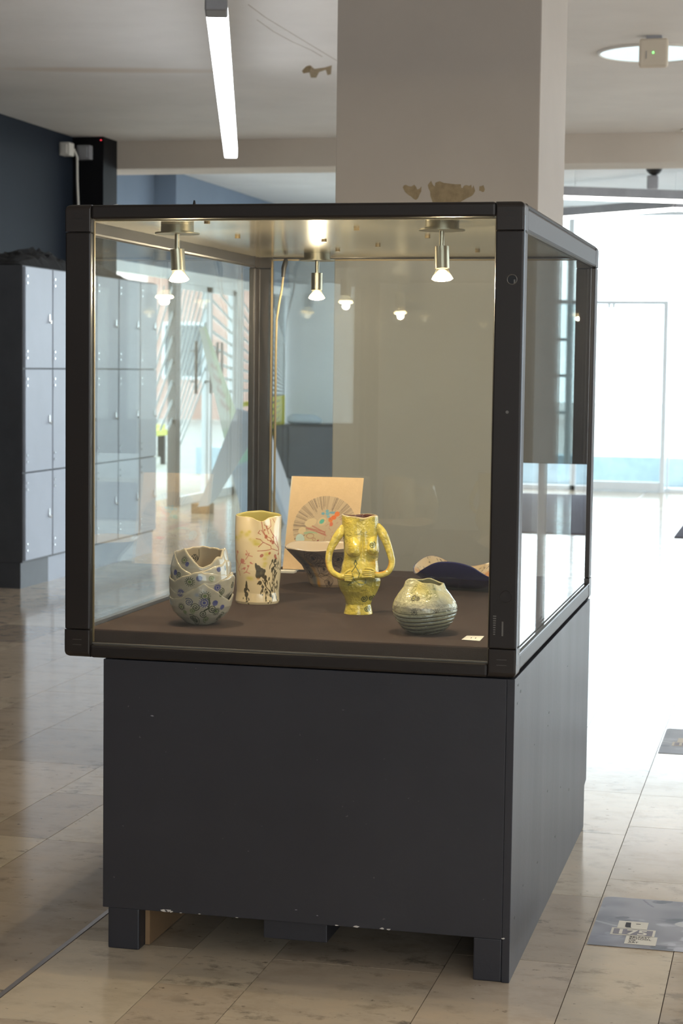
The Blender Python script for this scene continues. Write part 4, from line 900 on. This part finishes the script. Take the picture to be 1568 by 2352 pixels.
# --- 5. yellow torso vase
def torso():
    c = (.581, .505); s = 1/918; H = .2475; f, r = frame_at(c); e = empty('torso_vase', (*c, DZ), 'glossy yellow vase shaped as a headless female torso with arms, centre of the case', 'vase')
    zz = lambda py: (1413-py)*s
    prof = [(1418,786,850),(1413,785,851),(1402,787,849),(1390,789,847),(1380,787,850),(1370,783,857),(1360,776,862),(1348,771,867),(1336,769,868.5),(1328,771,867),(1318,776,864),(1300,779,862),(1290,782,861),(1275,783,863),(1262,783,864),(1248,782,862),(1235,781,861),(1222,779,861),(1208,778,861.5),(1195,777.5,861),(1186,777,860.5),(1180,777,860)]
    zs = [zz(p[0]) for p in prof]; cxs = [((p[1]+p[2])/2-818)*s for p in prof]; hws = [(p[2]-p[1])/2*s for p in prof]
    nth, nz = 520, 320; th = np.linspace(-PI, PI, nth, endpoint=False)[None]; t = np.linspace(0, 1, nz)[:, None]
    top = H-.001-.006*np.exp(-((th-.25)/.40)**2)+.0015*np.sin(3*th)
    Z = t*top; CX = np.interp(Z, zs, cxs); HW = np.interp(Z, zs, hws)
    k3 = np.array([1, 2, 3, 4, 3, 2, 1])/16
    for A in (CX, HW):
        for j in range(0): pass
    DEP = np.interp(Z, [0, .03, .07, .09, .14, .18, .22, H], [.88, .9, .78, .74, .70, .72, .68, .66])
    X = CX+HW*np.sin(th); Y = HW*DEP*np.cos(th)
    bx = lambda x, z, x0, z0, sx, sz, a: a*np.exp(-((x-x0)/sx)**2-((z-z0)/sz)**2)
    fr = np.clip(np.cos(th), 0, 1)
    px = lambda q: (q-818)*s
    # breasts, belly, navel, thigh fold
    for (qx, qy, sx, szu, szd, a) in ((805, 1267, .0200, .034, .0150, .0215), (852, 1262, .0180, .032, .0160, .0195)):
        dz = Z-zz(qy); sz = np.where(dz > 0, szu, szd); rho = ((X-px(qx))/sx)**2+(dz/sz)**2
        Y = Y+a*np.clip(1-rho, 0, 1)**.75*fr+.004*np.exp(-rho*.8)*fr
    Y = Y+bx(X, Z, px(818), zz(1308), .022, .018, .006)*fr-bx(X, Z, px(818), zz(1334), .03, .006, .0035)*fr
    Y = Y+bx(X, Z, px(800), zz(1328), .012, .008, .006)*fr+bx(X, Z, px(836), zz(1322), .014, .010, .007)*fr
    Y = Y-bx(X, Z, px(826), zz(1255), .004, .03, .004)*fr+.0006*np.sin(X*90+1)*np.sin(Z*110)*fr
    cv = Canvas(.12, .26, (216, 192, 84), 2400, -.06, 0); v = cv.noise(.06, 40, 8); cv.noise(.03, 90, 11)
    OL = (132, 124, 58); 
    P8 = lambda a, b: ((730+a/8.25-818)*s, zz(1160+b/8.25))
    for (a, b, rx, ry, col_, al) in [(600, 970, .010, .006, (130, 120, 70), .55), (1010, 990, .012, .006, (136, 124, 72), .45), (430, 560, .006, .016, (140, 130, 60), .6), (820, 560, .010, .008, (150, 136, 60), .5), (760, 280, .014, .006, (130, 116, 56), .6),  # first two blobs paint the greenish shade under the breasts
        (700, 1500, .045, .020, (140, 132, 58), .75), (500, 1430, .02, .006, (120, 112, 50), .7), (1000, 1430, .02, .006, (112, 106, 50), .7), (650, 1650, .03, .014, (156, 138, 52), .5), (720, 1850, .02, .008, (150, 140, 54), .5), (600, 2040, .02, .012, (216, 190, 76), .7), (1000, 1100, .01, .008, (206, 158, 52), .6),
        (480, 330, .012, .012, (206, 170, 60), .6), (1050, 420, .006, .03, (140, 140, 90), .5), (560, 740, .012, .012, (216, 186, 60), .6), (640, 1200, .016, .014, (206, 172, 56), .5)]:
        x, y = P8(a, b); cv.blob(x, y, rx, ry, col_, al, .4)
    GN = (88, 94, 56)
    for (a, b, r_, w_) in ((970, 750, 60, .0026), (830, 1780, 66, .0024), (970, 1770, 60, .0024), (890, 1975, 62, .0024), (1000, 285, 50, .0012)):
        x, y = P8(a, b); cv.spiral(x, y, r_/8.25*s, GN, w_, 2.0, .9, 1)
    for (a, b, r_) in ((700, 510, 66), (1000, 300, 75)):
        x, y = P8(a, b); q = np.linspace(PI*.9, 2.1*PI, 16)
        for k_ in (1, .72): cv.stroke([(x+r_/8.25*s*k_*math.cos(u), y+r_/8.25*s*k_*math.sin(u)) for u in q], .0009, (150, 140, 60), .9)
    for L in ([(660,1050),(635,1120),(680,1190),(740,1290),(720,1370)], [(660,1050),(690,1110),(640,1200),(590,1270)], [(630,1450),(560,1480),(530,1520),(600,1520)], [(720,1480),(800,1500),(860,1470),(850,1400)], [(600,1300),(640,1420),(740,1500)]):
        cv.stroke([P8(*q) for q in L], .0020, GN, .9)
    for k in range(16): cv.spiral(random.uniform(-.05, .05), random.uniform(.0, .25), 0.0001, GN)
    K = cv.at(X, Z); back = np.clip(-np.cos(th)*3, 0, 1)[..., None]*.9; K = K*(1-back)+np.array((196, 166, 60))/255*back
    rim = np.clip((t-.985)/.01, 0, 1)[..., None]*np.ones((1, nth, 1)); K = K*(1-rim)+np.array((214, 190, 140))/255*rim
    def PW_(X_, Y_, Z_): return np.stack([c[0]+X_*r[0]+Y_*f[0], c[1]+X_*r[1]+Y_*f[1], DZ+Z_+0*X_], -1)
    ti = np.linspace(1, .5, 40)[:, None]; Zi = ti*top; Xi = np.interp(Zi, zs, cxs)+(np.interp(Zi, zs, hws)-.004)*np.sin(th); Yi = (np.interp(Zi, zs, hws)*.66-.004)*np.cos(th)
    br = np.zeros((1, nth, 3))+np.array((92, 52, 38))/255
    P = np.concatenate([PW_(X[:1]*.01, Y[:1]*.01, Z[:1]), PW_(X, Y, Z), PW_(X[-1:]*.975, Y[-1:]-np.sign(Y[-1:])*.001, Z[-1:]+.001), PW_(Xi, Yi, Zi), PW_(Xi[:1]*0, Yi[:1]*0, Zi[-1:])], 0)
    KK = np.concatenate([K[:1], K, K[-1:], br.repeat(40, 0), br], 0)
    grid('body', P, KK, 'glazeb', e, org=(c[0], c[1], DZ))
    # arms with hands laid on the belly
    def arm(pts, name='arm'):
        # pts: (px, py, depth, radius px)
        pp = np.array(pts, float); tt = np.linspace(0, len(pts)-1, 60); q = []
        def cr(i0, u, col_):
            g = lambda k: pp[min(max(k, 0), len(pp)-1), col_]
            a, b, c_, d = g(i0-1), g(i0), g(i0+1), g(i0+2); return .5*((2*b)+(-a+c_)*u+(2*a-5*b+4*c_-d)*u*u+(-a+3*b-3*c_+d)*u**3)
        cen = []; rad = []
        for tv in tt:
            i0 = min(int(tv), len(pp)-2); u = tv-i0; x, y, d_, ra = (cr(i0, u, k) for k in range(4))
            x = px(x); z = zz(y); cen.append(Vector((c[0]+x*r[0]+d_*f[0], c[1]+x*r[1]+d_*f[1], DZ+z))); rad.append(ra*s)
        seg = 28; n = len(cen); P = np.zeros((n, seg, 3)); K = np.zeros((n, seg, 3)); fv = Vector((*f, 0)); 
        for i in range(n):
            d = (cen[min(i+1, n-1)]-cen[max(i-1, 0)]).normalized(); b1 = d.cross(fv).normalized(); b2 = b1.cross(d).normalized()
            for j in range(seg):
                a = 2*PI*j/seg; v = cen[i]+b1*math.cos(a)*rad[i]+b2*math.sin(a)*rad[i]*.85; P[i, j] = v
                sh = .5+.5*math.sin(i*.5+j*.4+1); K[i, j] = np.array((216, 192, 88))/255*(.93+.1*sh)
                if i > n*.45 and math.cos(a) > .6: K[i, j] = K[i, j]*np.array([1.0, .86, .75])
        P = np.concatenate([np.repeat(P[:1].mean(1, keepdims=True), seg, 1), P, np.repeat(P[-1:].mean(1, keepdims=True), seg, 1)], 0); K = np.concatenate([K[:1], K, K[-1:]], 0)
        return grid(name, P, K, 'glazeb', e, org=(c[0], c[1], DZ))
    aL = arm([(782, 1212, .004, 7), (773, 1228, .008, 10.5), (762, 1246, .010, 9.5), (751, 1270, .012, 8), (749, 1295, .016, 7.5), (756, 1314, .024, 7), (772, 1324, .032, 7), (788, 1326, .038, 6.5), (797, 1325, .040, 5)])
    aR = arm([(858, 1208, .004, 7), (869, 1224, .008, 10.5), (879, 1244, .010, 9.5), (889, 1272, .012, 8), (893, 1294, .016, 7.5), (885, 1313, .024, 7), (868, 1320, .032, 7), (852, 1319, .037, 7), (842, 1317, .040, 6)])
    def hand(fingers, parent):
        for (pts) in fingers:
            P3 = [(c[0]+px(x)*r[0]+d_*f[0], c[1]+px(x)*r[1]+d_*f[1], DZ+zz(y)) for x, y, d_ in pts]
            mb.tube(P3, [.0030, .0032, .0028, .0016], 10)
    P1 = [[(786, 1321+k*3.6, .043), (793, 1320.5+k*3.8, .044), (799, 1321+k*3.9, .043), (803+(-1)**k*1.0, 1321.5+k*3.9, .040)] for k in range(4)]
    P1.append([(786, 1318, .040), (792, 1312, .043), (797, 1309, .042), (800, 1308, .039)])
    P2 = [[(853, 1314+k*3.6, .043), (843, 1311+k*4, .045), (834, 1311+k*4.4, .044), (827-(k % 2)*2, 1312+k*4.6, .040)] for k in range(4)]
    P2.append([(855, 1312, .040), (847, 1306, .044), (838, 1305, .043), (832, 1306, .040)])
    for fg, par in ((P1, aL), (P2, aR)):
        mb = MB()
        for pts in fg:
            P3 = [(c[0]+px(x)*r[0]+d_*f[0], c[1]+px(x)*r[1]+d_*f[1], DZ+zz(y)) for x, y, d_ in pts]; mb.tube(P3, [.0030, .0033, .0029, .0014], 10)
        mb.build('fingers', 'yglaze', par, smooth=True)
a_ = NT('yellow_glaze'); a_.b.inputs['Base Color'].default_value = (*s8(212, 188, 86), 1); a_.b.inputs['Roughness'].default_value = .15; a_.b.inputs['Coat Weight'].default_value = .6
MT['yglaze'] = a_.m
torso()

# --- 6. squat pot with ridged lower half
def pot():
    c = (.806, .215); H = .124
    R0 = .075; cv = Canvas(.5, .13, (196, 188, 150), 1800, -.25, 0); v = cv.noise(.04, 30, 12)
    s_ = 1/985; C3 = lambda a, b: (math.asin(max(-.99, min(.99, (880+a/6.27-969)/73)))*R0, (1464-(1260+b/6.27))*s_)
    for (a, b, rx, ry, col_, al) in [(420,600,.03,.018,(208,186,92),.7),(600,640,.018,.014,(196,184,96),.5),(800,820,.03,.02,(140,142,136),.8),(900,950,.03,.015,(134,134,130),.8),(500,880,.06,.012,(190,178,158),.8),(760,620,.008,.02,(128,130,84),.7),(130,900,.015,.01,(130,118,92),.7)]:
        x, y = C3(a, b); cv.blob(x, y, rx, ry, col_, al, .4)
    DK = (58, 56, 38)
    for (a, b) in ((410, 930), (720, 930)): x, y = C3(a, b); cv.sun(x, y, .009, (70, 72, 66), (60, 60, 54), .0012, .7, 10)
    x, y = C3(370, 740); cv.sun(x, y, .0075, DK, (120, 112, 50), .0016, .9, 12); x, y = C3(440, 745); cv.sun(x, y, .005, DK, DK, .0014, .8, 9)
    q = np.linspace(0, 2*PI, 24)
    for (a, b, r_, k_) in ((310, 620, .0095, .8), (625, 700, .0095, .9), (625, 705, .006, .9), (310, 622, .006, .8)):
        x, y = C3(a, b); cv.stroke([(x+r_*.8*math.cos(u)+.3*r_*math.sin(u), y+r_*math.sin(u)) for u in q], .0012, (120, 116, 52), .9)
    ridge = lambda th, z: z+.006*np.sin(th+1.9)*1.0-.003*np.sin(2*th)
    def rf(th, t):
        z = t*H; r = np.interp(z, [0, .004, .014, .03, .045, .058, .068, .078, .095, .110, H], [.034, .042, .054, .066, .072, .0752, .0750, .0718, .060, .0475, .041])
        zz_ = ridge(th, z); m = np.clip((.058-zz_)/.004, 0, 1); r = r+m*.0016*np.abs(np.sin(PI*zz_/.0098))**.6*1.3-m*.001
        k = np.clip((t-.6)/.4, 0, 1); r = r*(1+k*(.10*np.cos(2*(th-1.35)))) + k*.003*np.sin(3*th+1)
        r = r+.0015*np.sin(4*th+z*50)*np.clip((z-.05)/.02, 0, 1)
        return r
    zf = lambda th, t: t*(H-.004+np.clip((t-.5)*2, 0, 1)*(-.004*np.sin(th-.1)+.003*np.cos(2*th+.6)-.004*np.exp(-((th-.1)/.5)**2)+.002*np.sin(5*th)))
    def colf(th, z):
        K = cv.at(th*R0+0*z, z+0*th); zz_ = ridge(th, z); low = np.clip((.060-zz_)/.003, 0, 1)[..., None]
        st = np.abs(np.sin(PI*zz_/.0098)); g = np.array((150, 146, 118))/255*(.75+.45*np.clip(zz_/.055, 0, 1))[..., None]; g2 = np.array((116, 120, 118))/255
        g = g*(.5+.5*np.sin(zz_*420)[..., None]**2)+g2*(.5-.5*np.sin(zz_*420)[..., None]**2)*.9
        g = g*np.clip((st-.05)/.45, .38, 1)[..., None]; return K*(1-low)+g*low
    tag(lathe('ridged_pot', c, zf, rf, colf, const((176, 168, 128)), 'glazeb', None, wall=.004, nth=520, nz=240), 'squat round pot, pale yellow above and grey green ridges below, front right', 'pot')
pot()

# --- 7. wavy platter, blue outside
def platter():
    c = (.752, 1.135); f, r = frame_at(c); R = .148
    A = lambda *a: ([rd(x) for x, _ in a], [z for _, z in a])
    tx, tz = A((-180, .045), (-160, .055), (-140, .080), (-125, .080), (-108, .066), (-92, .056), (-75, .038), (-58, .060), (-38, .084), (-20, .088), (-4, .083), (8, .072), (19, .046), (28, .044), (42, .062), (75, .070), (95, .075), (120, .070), (150, .064), (165, .052), (180, .045))
    nth, nr = 300, 60; th = np.linspace(-PI, PI, nth, endpoint=False)[None]; q = np.linspace(0.02, 1, nr)[:, None]
    rim = np.interp(th, tx, tz); k = np.ones(15)/15; rim = np.convolve(np.pad(rim[0], 7, mode='wrap'), k, 'valid')[None]
    Rr = R*(1+.03*np.sin(3*th))*q; Z = .006+(rim-.006)*q**2.4
    P_ = lambda R_, Z_: np.stack([c[0]+R_*np.sin(th)*r[0]+R_*np.cos(th)*f[0], c[1]+R_*np.sin(th)*r[1]+R_*np.cos(th)*f[1], DZ+Z_+0*R_], -1)
    cv = Canvas(.32, .32, (206, 182, 148), 1500, -.16, -.16); cv.noise(.04, 40, 21)
    for k in range(26):
        a = random.random()*6.3; rr2 = random.uniform(.08, .14); cv.blob(rr2*math.cos(a), rr2*math.sin(a), .022, .014, (214, 136, 62), .85, .4)
    for k in range(420):
        a = random.random()*6.3; rr2 = random.uniform(.07, .145); x, y = rr2*math.cos(a), rr2*math.sin(a); b = a+random.uniform(-.5, .5)
        cv.stroke([(x, y), (x+.007*math.cos(b), y+.007*math.sin(b))], .0011, (50, 44, 44), .8)
    Kin = cv.at(Rr*np.sin(th), Rr*np.cos(th)); blue = np.zeros((nr, nth, 3))+np.array((36, 36, 92))/255
    edge = np.array((62, 60, 104))/255
    Po = P_(Rr+.003*q, Z-.005*(1-q**6)); P = np.concatenate([Po, P_(Rr[-1:], Z[-1:]+.0015), P_(Rr, Z)[::-1]], 0)
    K = np.concatenate([blue, blue[:1]*0+edge, Kin[::-1]], 0)
    ob = grid('wavy_platter', P, K, 'glaze', None, org=(c[0], c[1], DZ)); tag(ob, 'wavy rimmed platter, deep blue outside and orange inside, back right', 'platter')
platter()
tg = MB().add([(.909, .125, DZ+.0006), (.952, .117, DZ+.0006), (.949, .197, DZ+.0006), (.910, .191, DZ+.0006), (.909, .125, DZ+.0014), (.952, .117, DZ+.0014), (.949, .197, DZ+.0014), (.910, .191, DZ+.0014)], [(0,3,2,1),(4,5,6,7),(0,1,5,4),(1,2,6,5),(2,3,7,6),(3,0,4,7)]).build('number_card', 'paper')
tag(tg, 'small white number card lying on the deck at the right', 'card')
def text(s, x, y, z, size, mat, parent, name='lettering', bold=.0, sx=1.0):
    cu = bpy.data.curves.new(name, 'FONT'); cu.body = s; cu.size = size; cu.extrude = .0002; cu.offset = bold
    o = bpy.data.objects.new(name, cu); C.objects.link(o); cu.materials.append(MT[mat]); me = bpy.data.meshes.new_from_object(o); bpy.data.objects.remove(o); o = bpy.data.objects.new(name, me); C.objects.link(o); o.parent = parent; o.location = Vector((x, y, z))-ORG[parent.name]; o.scale = (sx, 1, 1); return o
text('11', .921, .150, DZ+.0016, .020, 'ink', tg)

# ================================================================== printed floor stickers
def sticker(x0, x1, y0, y1, label, seed):
    cv = Canvas(x1-x0, y1-y0, (136, 130, 136), 900); cv.noise(.07, 9, seed); cv.noise(.05, 22, seed+1); rg = random.Random(seed)
    W_, H_ = x1-x0, y1-y0
    for k in range(60):
        g = rg.choice([84, 98, 166, 182, 118, 138]); bx_, by_ = rg.random()*W_, rg.random()*H_
        for q in range(3): cv.blob(bx_+rg.gauss(0, .012), by_+rg.gauss(0, .008), rg.uniform(.008, .038), rg.uniform(.004, .018), (g, g-4, g+4), rg.uniform(.5, .9), rg.choice([0, .2]), rg.gauss(0, .5))
    cv.blob(W_*.42, H_*.22, .035, .035, (98, 92, 104), .95); cv.blob(.03, .06, .06, .06, (112, 108, 122), .6, .3)
    cv.blob(.245, H_*.55, .055, .030, (190, 186, 184), .95, 0, .3); cv.blob(.25, H_*.54, .035, .017, (134, 128, 134), .95, 0, .3)
    cv.stroke([(0, H_*.47), (.05, H_*.40), (.09, H_*.38)], .010, (178, 174, 178), .8)
    cv.stroke([(.10, H_*.98), (.115, H_*.90), (.13, H_*.84)], .004, (96, 90, 100), .9)
    nx, ny = 200, 150; U, V = np.meshgrid(np.linspace(0, 1, nx), np.linspace(0, 1, ny)); rc = .02
    xx, yy2 = U*W_, V*H_
    # rounded far left corner
    inset = np.clip(yy2-(H_-rc), 0, rc); xx = np.maximum(xx, rc-np.sqrt(np.maximum(rc**2-inset**2, 0)))
    P = np.stack([x0+xx, y0+yy2, 0*xx+.0012], -1); K = cv.at(xx, yy2)
    o = grid('floor_sticker', P, K, 'printm', None, org=(x0, y0, 0), wrap=False, smooth=False); tag(o, label, 'sticker', 'printed stickers on the floor')
    return o
def logo(o, x, y, k=1.0):
    Z0 = .0013
    def bx(a0, a1, b0, b1, z, mat, nm): box(nm, x+a0*k, x+a1*k, y+b0*k, y+b1*k, z, z+.0003, mat, o)
    bx(0, .072, .118, .182, Z0, 'paper', 'logo_panel'); bx(-.012, .094, .062, .120, Z0, 'paper', 'logo_panel'); bx(.028, .102, -.005, .064, Z0, 'paper', 'logo_panel')
    bx(-.006, .088, .068, .113, Z0+.0003, 'ink2', 'number_panel')
    MB().prism([(x+.018*k, y+.134*k), (x+.022*k, y+.128*k), (x+.034*k, y+.128*k), (x+.032*k, y+.134*k), (x+.030*k, y+.170*k), (x+.018*k, y+.170*k)], 2, Z0+.0003, Z0+.0006).build('logo_mark', 'ink', o)
    bx(.043, .054, .160, .164, Z0+.0003, 'ink', 'logo_mark')
    text('175', x-.001*k, y+.071*k, Z0+.0008, .053*k, 'paper', o, bold=.0012*k, sx=.98)
    for i, s in enumerate(('BELFAST', 'SCHOOL', 'OF', 'ART')): text(s, x+.036*k, y+(.047-.0145*i)*k, Z0+.0005, .0155*k, 'ink', o, sx=.85)
MT['ink2'] = simple('print_grey', s8(128, 118, 126), .5)
st1 = sticker(1.186, 1.80, .338, .765, 'grey printed floor sticker beside the plinth, with a 175 logo', 3); logo(st1, 1.243, .372, 1.0)
st2 = sticker(1.186, 1.80, 2.68, 3.165, 'grey printed floor sticker farther back, at the right edge', 8); logo(st2, 1.24, 2.75, 1.25)
bpy.context.view_layer.update()
